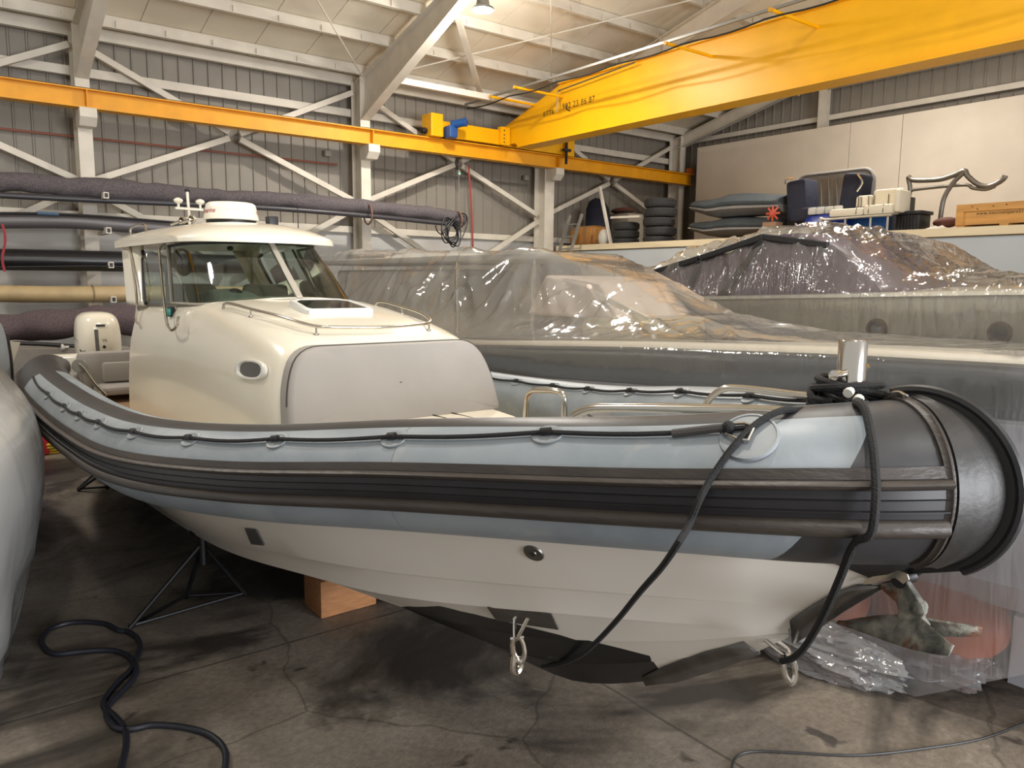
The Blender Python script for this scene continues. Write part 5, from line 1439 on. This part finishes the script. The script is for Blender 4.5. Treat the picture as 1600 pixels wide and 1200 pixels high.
# ================================================================== RACK ON THE LEFT WALL
FELT = mat('grey_felt', '433c40', .95, col2='6d6668', scale=70, bump=.4, bscale=60)
FELT2 = mat('brown_felt', '4b3f42', .95, col2='64575a', scale=60, bump=.4, bscale=40)
def arm(px, py, Y0, label):
    p = at(px, py, Y=Y0); t = thing('rack_arm', label, 'rack arm', (p.x, p.y, p.z), 'rack arms on the columns')
    MB().box((p.x - .04, Y0, p.z - .05), (p.x + .04, 15.1, p.z + .05)).build('arm_tube', WHITE_STEEL, t, smooth=False)
    MB().box((p.x - .025, Y0 - .004, p.z - .033), (p.x + .025, Y0 + .01, p.z + .033)).build('arm_opening', BLACK, t, smooth=False)
for (px, py), lb in zip(((166, 303), (170, 358), (174, 412), (178, 466)), ('topmost rack arm on the left column', 'second rack arm down on the left column', 'third rack arm down, just under the black tube', 'lowest rack arm on the left column, below the tan pipe')): arm(px, py + 2, 14.28, lb)
def roll(pts, Y, r, m, label, name, cat, wob=.0, sag=0, n=14, grp=None, extra=None):
    P = [at(x, y, Y=Y) for x, y in pts]; P = [Vector(q) for q in catmull(P, 8)]; R = [r * (1 + wob * noise.noise(p * 1.6)) for p in P]
    mb = MB()
    mb.tube(P, R, n); 
    if wob:
        for q in range(len(mb.v)):
            v = mb.v[q]; mb.v[q] = v + Vector((0, 0, noise.noise(v * 3.1) * r * .35))
    t = thing(name, label, cat, (P[0].x, Y, P[0].z), grp); mb.build(name + '_body' if extra is None else extra, m, t); return t
t = roll([(-60, 282), (60, 287), (160, 295), (300, 304), (450, 314), (560, 323), (650, 331), (724, 342)], 14.6, .155, FELT, 'long mast rolled in dark purple felt on the top rack arms', 'covered_mast', 'mast', .35, extra='felt_wrap')
P = [at(x, y, Y=14.5) for x, y in ((-60, 302), (160, 313), (400, 324), (560, 336), (722, 352))]; MB().tube(catmull(P, 6), .05, 10).build('mast_tube', mat('mast_dark', '3c3a3e', .4), t)
for px, py in ((575, 335), (715, 345)):
    p = at(px, py, Y=14.5); MB().tube([p + Vector((0, .18 * cos(a), .2 * sin(a))) for a in [2 * pi * q / 16 for q in range(16)]], .018, 6, closed=True).build('lashing', mat('lashing_brown', '7a5a48', .8), t)
# coil of black cables at the end of that mast
cc_ = at(706, 368, Y=14.4); t = thing('cable_coil', 'tangled coil of black cables hanging from the end of the felt covered mast', 'cable coil', (cc_.x, cc_.y, cc_.z))
for k in range(7):
    rx = .14 + .03 * (k % 3); rz_ = .2 + .03 * ((k * 2) % 4); ox = .05 * sin(k * 2.3)
    MB().tube([cc_ + Vector((ox + rx * cos(a), .02 * k - .06, rz_ * sin(a) - .05 * cos(2 * a + k) + .02 * k)) for a in [2 * pi * q / 24 for q in range(24)]], .014, 6, closed=True).build('cable_loop', BLACK, t)
P = [at(x, y, Y=14.4) for x, y in ((680, 352), (684, 362), (692, 366), (700, 352), (716, 335), (728, 336), (730, 350), (722, 372))]; MB().tube(catmull(P, 5), .013, 6).build('cable_tail', BLACK, t)
GT = mat('mast_grey', '6a6668', .45, .2)
t = roll([(-40, 345), (100, 345), (200, 352), (300, 360), (420, 368)], 14.55, .125, GT, 'thick dull grey mast on the second rack arm', 'grey_mast', 'mast', extra='mast_section')
t = roll([(-40, 333), (60, 334), (150, 338), (240, 345), (300, 350)], 14.4, .022, BLACK, 'thin black pole lying on the grey mast', 'black_pole', 'pole', extra='pole_tube', n=8)
MB().tube([at(x, y, Y=14.38) for x, y in ((58, 333), (92, 335))], .026, 8).build('blue_band', mat('blue_band', '456078', .5), t)
t = roll([(-40, 405), (100, 407), (205, 409), (330, 412), (450, 415)], 14.55, .17, mat('black_spar', '201f22', .3, var=.1), 'big shiny black spar on the third rack arm', 'black_spar', 'spar', extra='spar_tube', n=20)
t = roll([(-40, 418), (60, 417), (150, 416), (205, 418)], 14.3, .018, BLACK, 'thin black rod just below the shiny black spar', 'black_pole', 'pole', extra='pole_tube', n=8)
t = roll([(-40, 458), (80, 460), (205, 459), (330, 459), (480, 459)], 14.5, .135, mat('tan_pipe', 'b9a27a', .45, var=.08, scale=4), 'long tan cardboard coloured pipe on the fourth rack arm', 'tan_pipe', 'pipe', extra='pipe_tube', n=20)
for px in (145,): MB().tube([at(px, 459, Y=14.5) + Vector((0, .14 * cos(a), .14 * sin(a))) for a in [2 * pi * q / 20 for q in range(20)]], .012, 6, closed=True).build('pipe_collar', mat('tan_dark', '8f7c5c', .5), t)
t = roll([(-50, 516), (30, 512), (90, 508), (130, 500), (170, 498), (215, 502), (300, 520)], 13.6, .25, FELT2, 'sagging roll of brown grey felt behind the white outboard motor', 'felt_roll', 'felt roll', .5, extra='felt_layer')
t = roll([(20, 536), (70, 538), (115, 541), (150, 542)], 12.8, .03, BLACK, 'black boat hook pole below the felt roll', 'boat_hook', 'pole', extra='hook_pole', n=8)
p = at(95, 543, Y=12.6); MB().lathe([(.02, 0), (.05, .01), (.05, .03), (.02, .05), (.02, .1)], p, 10, axis=(1, 0, 0)).build('hook_tip', mat('hook_white', 'c9c6be', .5), t)
p = at(3, 350, Y=14.2); tag(MB().tube(catmull([p + Vector((.03 * sin(k), 0, -.12 * k)) for k in range(7)], 4), .02, 6).build('red_tassel', mat('red_tassel', '9c3b44', .8)), 'red frayed rope end hanging at the left edge of the photo', 'rope')
# ================================================================== NEIGHBOURING BOATS UNDER PLASTIC FILM
FILM = glassy('plastic_film', 'fcfcfa', .09, .05, .2, 'ffffff', bump=.28, bscale=3, stretch=(1, 1.8, .3))
FILMH = glassy('plastic_film_hanging', 'fbfbff', .14, .06, .26, 'fbfbff', bump=.45, bscale=4, stretch=(1, 1.6, .25))
FILMC = glassy('plastic_film_glossy', 'fafaf8', .09, .08, .09, 'ffffff', bump=.6, bscale=5, stretch=(1, 1.8, .4))
FILM2 = glassy('plastic_film_milky', 'fbfbfb', .12, .05, .32, 'ffffff', bump=.3, bscale=7)
def interp(T, y):
    if y >= T[0][0]: return T[0][1:]
    for a, c in zip(T, T[1:]):
        if y >= c[0]:
            f = (a[0] - y) / (a[0] - c[0]); return tuple(p + (q - p) * f for p, q in zip(a[1:], c[1:]))
    return T[-1][1:]
def ridged(x, y, z=0): return 1 - 2 * abs(noise.noise(Vector((x, y, z))))
def drape(name, rowsf, ys_, nacross, amp, m, par, fold=(6., 1.2), seed=0., flat=None, folds=()):
    """film draped over sections; rowsf(y) gives the section's polyline"""
    rows = []
    for y in ys_:
        P = resample(rowsf(y), nacross)
        rows.append(P)
    out = []
    ny = len(rows)
    for i, r in enumerate(rows):
        o_ = []
        for j, p in enumerate(r):
            a = rows[max(i - 1, 0)][j]; c = rows[min(i + 1, ny - 1)][j]; d = r[max(j - 1, 0)]; e = r[min(j + 1, nacross - 1)]
            n_ = (c - a).cross(e - d)
            n_ = n_.normalized() if n_.length > 1e-9 else Vector((0, 0, 1))
            if n_.x > 0 and abs(n_.x) > .2: n_ = -n_
            elif n_.z < 0 and abs(n_.x) <= .2: n_ = -n_
            s_ = j / nacross
            w_ = ridged(p.y * fold[0] + s_ * fold[1] * 4, s_ * fold[1] * 3, seed) * .6 + ridged(p.y * fold[0] * 2.3 - s_ * 5, s_ * fold[1] * 5, seed + 7) * .3 + noise.noise(p * 2.2) * .5
            k_ = 1.0 if flat is None else (1.0 if p.z > flat(p.y) and j < nacross * .62 else .35)
            f_add = 0.
            for y0, s0, y1, s1, fa, fw in folds:
                dy = y1 - y0; ds = (s1 - s0) * 3; py = p.y - y0; ps = (s_ - s0) * 3
                t_ = (py * dy + ps * ds) / (dy * dy + ds * ds)
                if 0 <= t_ <= 1.02 and s_ < .9:
                    d2 = (py - dy * t_) ** 2 + (ps - ds * t_) ** 2
                    f_add += fa * math.exp(-d2 / (fw * fw)) * min(1, (1.02 - t_) * 4) * (.04 + .96 * min(1, t_ * 1.8))
            o_.append(p + n_ * (amp * k_ * max(-.2, w_ * .5 + .5) + .012 + f_add))
        out.append(o_)
    mb = MB(); mb.loft(out); return mb.build(name, m, par, weld=False)

# ---- boat B
bB = thing('wrapped_tender', 'dark banded boat with white deck under clear film, right behind the big inflatable', 'boat', (5.8, 4, 0))
ZG = [(13, 1.42), (9, 1.60), (6.28, 1.70), (4.05, 1.84), (2.48, 1.915), (1.46, 1.945), (.2, 1.95), (-1.5, 1.95)]
XG = [(13, 4.45), (9, 4.38), (4, 4.36), (1.5, 4.36), (.4, 4.55), (-.6, 5.0), (-1.3, 5.5)]
def zg(y): return interp(ZG, y)[0]
def xg(y): return interp(XG, y)[0]
yl = [12.5 - .35 * i for i in range(39)]
WHT = mat('white_deck', 'e2d8c8', .4, var=.02); BAND = mat('band_grey', '434447', .45, var=.06, scale=5)
random.seed(21)
def fan(y0, s0, n, spread, s1, fa, fw, lean=0.):
    return [(y0, s0, y0 + lean + spread * (2 * (k + random.uniform(-.3, .3)) / (n - 1) - 1), s1 + random.uniform(-.03, .03), fa * random.uniform(.5, 1.2), fw * random.uniform(.7, 1.5)) for k in range(n)]
rB = []; rH = []; rW = []
for y in yl:
    x = xg(y); z = zg(y)
    rW.append([Vector((x + .03, y, z - .01)), Vector((x - .01, y, z + .02)), Vector((x + .03, y, z + .055)), Vector((x + .14, y, z + .06)), Vector((x + .2, y, z + .03))])
    rB.append([Vector((x + .02, y, z)), Vector((x - .02, y, z - .05)), Vector((x - .02, y, z - .22)), Vector((x + .05, y, z - .30))])
    rH.append([Vector((x + .05, y, z - .29)), Vector((x + .06, y, z - .7)), Vector((x + .16, y, .75)), Vector((x + .5, y, .5)), Vector((5.8, y, .35))])
for side in (0, 1):
    f_ = (lambda p: p) if side == 0 else (lambda p: Vector((11.6 - p.x, p.y, p.z - .13)))
    MB().loft([[f_(p) for p in r] for r in rB]).build('side_band', BAND, bB); MB().loft([[f_(p) for p in r] for r in rH]).build('hull_side', mat('hull_pale', 'e4e5ee', .4), bB)
    MB().loft([[f_(p) for p in r] for r in rW]).build('gunwale', WHT, bB)
MB().loft([[Vector((xg(y) + .1, y, zg(y) - .02)), Vector((5.8, y, zg(y) - .07)), Vector((11.5 - xg(y), y, zg(y) - .16))] for y in yl]).build('deck', WHT, bB)
MB().box((5.25, 6.4, 2.58), (6.55, 12.2, 2.66), bev=.03).build('canopy_top', mat('canopy_grey', 'c2bfb8', .6), bB)
SAIL = mat('canopy_side', 'b2aea6', .6, var=.06)
MB().box((5.45, 8.3, 1.6), (6.45, 11.8, 2.5), bev=.05).build('wheelhouse', SAIL, bB)
mb = MB(); mb.prism([(5.2, 6.5, 2.0), (5.2, 5.2, 2.0), (5.2, 5.55, 2.33), (5.2, 6.2, 2.42)], (1.2, 0, 0)); mb.build('console', mat('console_pink', 'd3c2b6', .5), bB, bevel=.03)
mb = MB(); mb.bar((5.2, 4.75, 2.02), (5.25, 5.9, 2.36), .04, .05); mb.bar((6.4, 4.75, 2.02), (6.35, 5.9, 2.36), .04, .05); mb.bar((5.2, 4.75, 2.02), (6.4, 4.75, 2.02), .04, .04); mb.build('windscreen_frame', WHT, bB)
mb = MB(); a = at(906, 530, X=4.95); c = at(1018, 530, X=4.95); mb.box((4.95, c.y, 1.78), (5.7, a.y, 2.02), bev=.06); mb.build('bow_seat', mat('seat_olive', 'a39a80', .5), bB)
for x in (5.3, 6.5):
    for y in (6.5, 8.0): MB().tube([(x, y, 1.7), (x, y, 2.6)], .02, 8).build('canopy_post', STAIN, bB)
# its film
TB = [(13.2, 5.25, 6.5, 2.66), (11.15, 5.22, 6.5, 2.765), (6.35, 5.2, 6.5, 2.64), (6.0, 5.3, 6.4, 2.54), (5.55, 5.45, 6.2, 2.44), (5.2, 5.4, 6.2, 2.30), (4.55, 5.3, 6.2, 2.04), (3.67, 5.2, 6.4, 1.93), (2, 5.1, 6.5, 1.915), (0, 5.3, 6.3, 1.90), (-1.3, 5.7, 5.9, 1.90)]
def secB(y):
    a, c, z = interp(TB, y); x = xg(y) - .03; g = zg(y) + .03
    sag = .10 * min(1, max(0, z - g - .15) / .5)
    return [Vector((x + .0, y, g - .32)), Vector((x, y, g - .04)), Vector((x + .05, y, g + .04)), Vector((x + (a - x) * .45, y, g + (z - g) * .42 - sag)), Vector((a - .04, y, z - .03)), Vector((a + .05, y, z)), Vector((c, y, z)), Vector((11.6 - x, y, g - .13)), Vector((11.6 - x, y, g - .4))]
fb_ = thing('plastic_film', 'clear plastic film tented over the canopy and deck of the nearer wrapped boat', 'plastic film', (5, 4, 1.5))
drape('tented_film', secB, [13.0 - .045 * i for i in range(318)], 96, .022, FILM, fb_, (3.0, 1.0), flat=lambda y: zg(y) + .12,
    folds=fan(6.4, .40, 9, 1.5, .17, .06, .05, .3) + fan(7.7, .40, 8, 1.1, .17, .06, .05) + fan(9.0, .40, 7, .9, .17, .05, .05) + fan(10.6, .40, 7, 1.0, .17, .05, .06) + fan(5.45, .42, 8, 1.3, .16, .045, .04, -.4) + fan(5.3, .55, 6, 1.0, .2, .03, .04, -1.2) + fan(4.2, .45, 6, 1.6, .14, .02, .035, -1.0))
def secBs(y):
    x = xg(y) - .05; g = zg(y) - .26
    bl = .12 + .12 * noise.noise(Vector((y * .8, 3, 1)))
    return [Vector((x, y, g)), Vector((x - .02, y, g * .7)), Vector((x + .02 + bl * .3, y, g * .35)), Vector((x + bl, y, .015 if y > 1.85 else min(.42, .015 + (1.85 - y) * .7)))]
drape('hanging_film', secBs, [5.5 - .05 * i for i in range(136)], 50, .035, FILMH, fb_, (4.0, .5), 3.)
# gathered film on the floor
def lump(c, r, seed, name, label):
    mb = MB(); mb.ball((0, 0, 0), 1, 96, 48); 
    out = []
    for v in mb.v:
        n_ = v.normalized(); w_ = 1 + .22 * noise.noise(n_ * 2.2 + Vector((seed, 0, 0))) + .16 * ridged(n_.x * 3 + seed, n_.y * 2.2 + n_.z, n_.z * 4) + .10 * ridged(n_.x * 7 + n_.y * 3 + seed, n_.y * 3.5, n_.z * 8)
        q = Vector((n_.x * r[0], n_.y * r[1], n_.z * r[2])) * w_; q.z = max(q.z + c[2], .006)
        out.append(Vector((c[0] + q.x, c[1] + q.y, q.z)))
    mb.v = out; o = mb.build(name, FILM2, None, weld=False); tag(o, label, 'plastic film', 'gathered plastic film on the floor'); return o
a = at(1265, 1035, Z=.05); lump((a.x + .12, a.y + .1, .11), (.2, .52, .15), 1.3, 'gathered_film', 'crumpled roll of clear plastic film on the floor under the anchor')
a = at(1430, 1040, Z=.03); lump((a.x + .2, a.y + .05, .05), (.3, .36, .12), 4.1, 'gathered_film', 'flat pool of clear plastic film on the floor right of the crumpled roll')
OR = mat('orange_fender', 'c8683f', .5, var=.08, scale=4)
a = at(1450, 985, X=5.05); r_ = .36
tag(MB().lathe([(.02, -.5), (.12, -.47), (.24, -.36), (.3, -.2), (.31, 0), (.3, .2), (.22, .36), (.1, .46), (.03, .5)], (a.x, a.y, .31), 24, axis=(.3, 1, 0)).build('orange_fender', OR), 'big orange fender on the floor behind the film, right of the anchor', 'fender', 'orange fenders')
a = at(1235, 955, X=4.75)
tag(MB().lathe([(.02, -.6), (.14, -.55), (.25, -.4), (.29, -.2), (.3, 0), (.29, .2), (.22, .4), (.1, .52), (.03, .56)], (a.x, a.y, .33), 24, axis=(.25, 1, .03)).build('orange_fender', OR), 'big orange fender on the floor behind the film, left of the anchor', 'fender', 'orange fenders')
a = at(1574, 1066, Z=0); 
tag(MB().box((a.x, a.y - .7, 0), (a.x + .5, a.y, .42)).build('white_block', mat('foam_white', 'dfe3ea', .6), smooth=False), 'white foam block standing on the floor at the right edge', 'block')

# ---- boat C
bC = thing('wrapped_motor_yacht', 'white motor yacht with round portholes and purple windscreen under glossy plastic film, at the right', 'boat', (9.2, 4, 0))
HC = mat('yacht_hull', 'c9c3b4', .3, coat=.3); XC = 7.6
ZC = [(11, 1.98), (8.15, 2.08), (5, 2.19), (2.61, 2.28), (0, 2.33), (-2, 2.35)]
def zc(y): return interp(ZC, y)[0]
yc_ = [10.8 - .4 * i for i in range(33)]
for side in (0, 1):
    f_ = (lambda p: p) if side == 0 else (lambda p: Vector((18.4 - p.x, p.y, p.z)))
    MB().loft([[f_(Vector((XC, y, zc(y)))), f_(Vector((XC + .04, y, zc(y) - .5))), f_(Vector((XC + .2, y, 1.1))), f_(Vector((9.2, y, .5)))] for y in yc_]).build('hull_side', HC, bC)
    MB().loft([[f_(Vector((XC + .01, y, zc(y) - .02))), f_(Vector((XC - .03, y, zc(y) + .0))), f_(Vector((XC - .02, y, zc(y) + .035))), f_(Vector((XC + .1, y, zc(y) + .045)))] for y in yc_]).build('gunwale', mat('gunwale_white', 'ece5d6', .3), bC)
MB().loft([[Vector((XC + .05, y, zc(y) + .02)), Vector((9.2, y, zc(y) + .1)), Vector((18.35 - XC, y, zc(y) + .02))] for y in yc_]).build('deck', WHT, bC)
BRZ = mat('bronze_ring', '5e4027', .4, .5)
for px, py, r_ in ((1370, 514, .105), (1562, 520, .10)):
    p = at(px, py, X=XC + .02); ph2 = MB().lathe([(r_ * .72, .0), (r_ * .74, .02), (r_ * 1.0, .016), (r_ * 1.02, -.01)], p, 28, axis=(-1, 0, .02)).build('porthole', BRZ, bC)
    MB().lathe([(.0001, .006), (r_ * .74, .006)], p, 28, axis=(-1, 0, .02)).build('porthole_glass', DGLASS, ph2)
PUR = mat('purple_acrylic', '6a5768', .25, coat=.4, var=.08, scale=3)
prof_ = [(8.2, 2.06), (8.2, 2.2), (7.2, 2.44), (6.17, 2.66), (5.75, 2.72), (5.3, 2.88), (4.9, 2.9), (4.5, 2.76), (4.05, 2.42), (3.85, 2.15)]
for x in (XC + .1, 10.6):
    mb = MB(); mb.prism([Vector((x, y, z)) for y, z in prof_], (.05, 0, 0)); mb.build('windscreen_side', PUR, bC, smooth=False)
for (a1, a2), nm, mt in (((prof_[1], prof_[3]), 'frame_rail', BLACK), ((prof_[3], prof_[5]), 'frame_rail', BLACK), ((prof_[5], prof_[7]), 'frame_rail', BLACK), (((6.17, 2.66), (6.4, 2.1)), 'frame_post', BLACK), (((5.3, 2.85), (5.9, 2.12)), 'frame_post', BLACK)):
    MB().bar((XC + .07, a1[0], a1[1]), (XC + .07, a2[0], a2[1]), .05, .07).build(nm, mt, bC, bevel=.01)
mb = MB(); mb.loft([[Vector((XC + .15, y, z)) for y, z in prof_[5:]], [Vector((10.6, y, z)) for y, z in prof_[5:]]]); mb.build('windscreen_front', PUR, bC, solid=.02)
mb = MB(); fr_ = [at(x, y, X=9.4) for x, y in ((862, 418), (962, 420), (985, 452), (880, 452))]
for a1, a2 in zip(fr_, fr_[1:] + fr_[:1]): mb.bar(a1, a2, .06, .05)
mb.build('stern_frame', WHT, bC)
TC = [(9.2, 2.14), (8.3, 2.26), (6.17, 2.72), (5.7, 2.78), (5.3, 2.93), (4.95, 2.96), (4.5, 2.85), (4.1, 2.6), (3.72, 2.40), (3.1, 2.37), (0, 2.39), (-1.8, 2.40)]
def secC(y):
    z = interp(TC, y)[0]; g = zc(y) + .03; x = XC - .06
    return [Vector((x + .03, y, g - .9)), Vector((x, y, g - .3)), Vector((x, y, g)), Vector((XC + .03, y, g + (z - g) * .55)), Vector((XC + .18, y, z)), Vector((9.2, y, z + .05)), Vector((10.6, y, z)), Vector((10.85, y, g))]
fc_ = thing('plastic_film', 'glossy wrinkled plastic film over the purple windscreen of the farther yacht', 'plastic film', (8, 4, 1.5))
drape('yacht_film', secC, [9.2 - .045 * i for i in range(245)], 80, .03, FILMC, fc_, (2.6, 2.0), 11.,
    folds=fan(5.1, .5, 12, 2.2, .24, .05, .045) + fan(6.2, .45, 9, 1.2, .25, .05, .04) + fan(7.2, .42, 7, 1.0, .25, .04, .04) + fan(4.9, .55, 9, 1.5, .3, .05, .05, -1.3) + fan(4.6, .7, 7, 1.2, .35, .04, .05, -1.2))

# ---- boat at the left edge, wrapped in milky film
bD = thing('wrapped_boat_left', 'boat wrapped in milky plastic film at the left edge of the photo', 'boat', (-1.0, 6.3, 0))
bD.name = 'wrapped_dinghy'
def ringD(z, kx, ky, dr=0):
    cx_, cy_ = -.87, 6.9; out = []
    for j in range(72):
        a = 2 * pi * j / 72; ex_ = .62
        out.append(Vector((cx_ + (1.42 * kx + dr) * math.copysign(abs(cos(a)) ** ex_, cos(a)), cy_ + (3.05 * ky + dr) * math.copysign(abs(sin(a)) ** ex_, sin(a)), z)))
    return out
profD = [(.02, .80, .86), (.3, .86, .90), (.7, .93, .94), (1.1, .985, .975), (1.35, 1.0, .985), (1.52, .985, .975), (1.64, .94, .95), (1.72, .86, .91), (1.78, .7, .82), (1.82, .4, .55), (1.83, .01, .01)]
mb = MB(); mb.loft([ringD(z, a, c, -.06) for z, a, c in profD], closed=True); mb.build('boat_body', mat('pale_tube', 'c4c1bb', .5, var=.05, scale=3), bD)
rows = []
for i, (z, a, c) in enumerate(catmull(profD, 5)):
    r = ringD(z, a, c); o_ = []
    for j, p in enumerate(r):
        d = Vector((p.x + .87, (p.y - 6.9) * .5, 0)).normalized(); q = j / 72 * 24
        w_ = .06 * ridged(q * 1.1 + z * .8, z * .5, 2) + .035 * ridged(q * 2.3 - z * 1.3, z * .9, 5); k = min(1, max(.25, (1.85 - z)))
        o_.append(p + d * w_ * k + Vector((0, 0, .02 * noise.noise(p * 2.5))) * (1 if z > .1 else 0))
    rows.append(o_)
fd_ = MB(); fd_.loft(rows, closed=True); o = fd_.build('plastic_film', glassy('film_milky_left', 'f2f1ee', .2, .06, .42, 'ffffff', bump=.2, bscale=3, stretch=(1, 1, .3)), None, weld=False)
tag(o, 'milky plastic film draped over the boat at the left edge, down to the floor', 'plastic film')
# dinghy seen behind it
bE = thing('grey_dinghy', 'grey inflatable dinghy end showing at the left edge behind the wrapped boat', 'dinghy', (.2, 10.6, .9))
P = [at(x, y, Y=10.6) for x, y in ((-30, 500), (2, 520), (10, 545), (14, 580), (16, 625))]; 
MB().tube(catmull([p + Vector((-.3, 0, 0)) for p in P], 5), .32, 20).build('inflatable_tube', PATCH, bE)
MB().tube(catmull([p + Vector((.02, -.02, 0)) for p in P], 5), .025, 8).build('rubbing_strip', BLACK, bE)
mb = MB(); mb.prism([at(12, 533, Y=11.2), at(32, 535, Y=11.2), at(14, 585, Y=11.2)], (0, .03, 0)); mb.build('transom_board', mat('board_beige', 'b5ad9d', .6), bE, smooth=False)
mb = MB(); mb.prism([at(10, 570, Y=12.6), at(15, 545, Y=12.6), at(210, 545, Y=12.6), at(210, 640, Y=12.6), at(20, 640, Y=12.6)], (0, .6, 0)); tag(mb.build('grey_cover', mat('cover_taupe', '847e76', .8, var=.06), smooth=False), 'taupe covered low stack along the wall behind the white motor', 'cover')

# ================================================================== ON THE FLOOR
SOOT = mat('black_steel', '141416', .45, .3)
def stand(tx, ty, tz_, feet, label):
    t = thing('boat_stand', label, 'boat stand', (tx, ty, 0), 'black tripod boat stands')
    top_ = Vector((tx, ty, tz_))
    for f in feet: MB().tube([top_ - Vector((0, 0, .1)), Vector((f[0], f[1], .015))], .016, 8).build('leg', SOOT, t)
    k = len(feet)
    for i in range(k): MB().tube([Vector((feet[i][0], feet[i][1], .03)), Vector((feet[(i + 1) % k][0], feet[(i + 1) % k][1], .03))], .013, 8).build('base_bar', SOOT, t)
    MB().lathe([(.03, -.25), (.03, -.02), (.08, -.01), (.08, .0)], top_, 12).build('support_pad', SOOT, t)
f1 = at(203, 985, Z=0); f2 = at(291, 937, Z=0); f3 = at(384, 932, Z=0)
stand(1.46, 5.45, .60, [(f1.x, f1.y), (f2.x, f2.y), (f3.x, f3.y)], 'black tripod boat stand under the hull, left of the wooden block')
f1 = at(122, 768, Z=0); f2 = at(168, 765, Z=0); f3 = at(150, 742, Z=0)
stand(1.55, 9.0, .45, [(f1.x, f1.y), (f2.x, f2.y), (f3.x, f3.y)], 'farther black tripod boat stand near the stern')
bk1 = at(502, 968, Z=0)
mb = MB(); mb.box((bk1.x, bk1.y, 0), (bk1.x + .43, bk1.y + .3, .27), bev=.012); tag(mb.build('wooden_block', mat('block_wood', '9a6a42', .75, var=.15, scale=9, stretch=(1, 4, 6), bump=.2, bscale=30)), 'squared brown timber block carrying the keel', 'timber block')
HOSE = mat('dark_hose', '15171f', .5)
def floor_px(pts, r, m, name, label, cat, n=10):
    P = [at(x, y, Z=r + .002) for x, y in pts]
    return tag(MB().tube(catmull(P, 7), r, n).build(name, m), label, cat)
floor_px([(185, 1215), (190, 1195), (197, 1165), (195, 1140), (180, 1120), (163, 1105), (165, 1090), (185, 1065), (205, 1045), (218, 1015), (215, 998), (200, 987), (185, 985), (165, 975), (130, 972), (100, 975), (75, 985), (65, 1000), (72, 1015), (90, 1022), (130, 1018), (170, 1016), (195, 1022), (212, 1040), (208, 1060), (185, 1085), (168, 1105), (168, 1122), (182, 1137), (205, 1139), (240, 1133), (290, 1137), (330, 1150), (352, 1175), (350, 1215)], .017, HOSE, 'rubber_hose', 'dark blue rubber hose looping over the floor at the lower left', 'hose')
floor_px([(1640, 1118), (1600, 1130), (1530, 1155), (1440, 1170), (1340, 1180), (1240, 1176), (1180, 1174), (1152, 1181), (1143, 1200), (1140, 1230)], .0055, BLACK, 'thin_cable', 'thin black cable curving over the floor at the lower right', 'cable', 6)
# things on the floor beyond the stern
q = at(48, 655, Z=.0); D_ = 11.0
p = at(46, 650, Y=12.2)
tag(MB().lathe([(.26, 0), (.28, .02), (.28, .3), (.29, .31), (.29, .34), (.28, .36), (.28, .6), (.29, .62), (.28, .85), (.25, .88), (.001, .88)], (p.x, 12.2, 0), 24).build('blue_barrel', mat('barrel_blue', '1a4a9a', .4)), 'blue plastic barrel between the wrapped boat and the stern tube', 'barrel')
p = at(64, 710, Z=0)
rc = thing('red_canister', 'small red canister on the floor beside the yellow hose', 'canister', (p.x, p.y, 0))
mb = MB(); mb.box((p.x - .12, p.y - .12, 0), (p.x + .1, p.y + .12, .34), bev=.04); mb.build('body', mat('can_red', 'a81f28', .4), rc); MB().lathe([(.05, 0), (.05, .05), (.02, .06)], (p.x - .02, p.y, .34), 12).build('cap', BLACK, rc)
p = at(82, 706, Z=0); t = thing('yellow_hose', 'yellow coiled hose on the floor beyond the red canister', 'hose', (p.x, p.y, 0))
for k in range(4): MB().tube([Vector((p.x + .05 * sin(k * 3) + (.16 + .02 * k) * cos(a), p.y + (.16 + .02 * k) * sin(a), .02 + .04 * k)) for a in [2 * pi * j / 20 for j in range(20)]], .02, 8, closed=True).build('hose_loop', mat('hose_yellow', 'c9a52a', .5), t)
p = at(80, 680, Z=0); tag(MB().box((p.x - .3, p.y - .2, 0), (p.x + .5, p.y + .3, .18), bev=.01).build('wooden_pallet', mat('pallet_wood', '8c6446', .8, var=.1)), 'brown wooden pallet on the floor beyond the yellow hose', 'pallet')
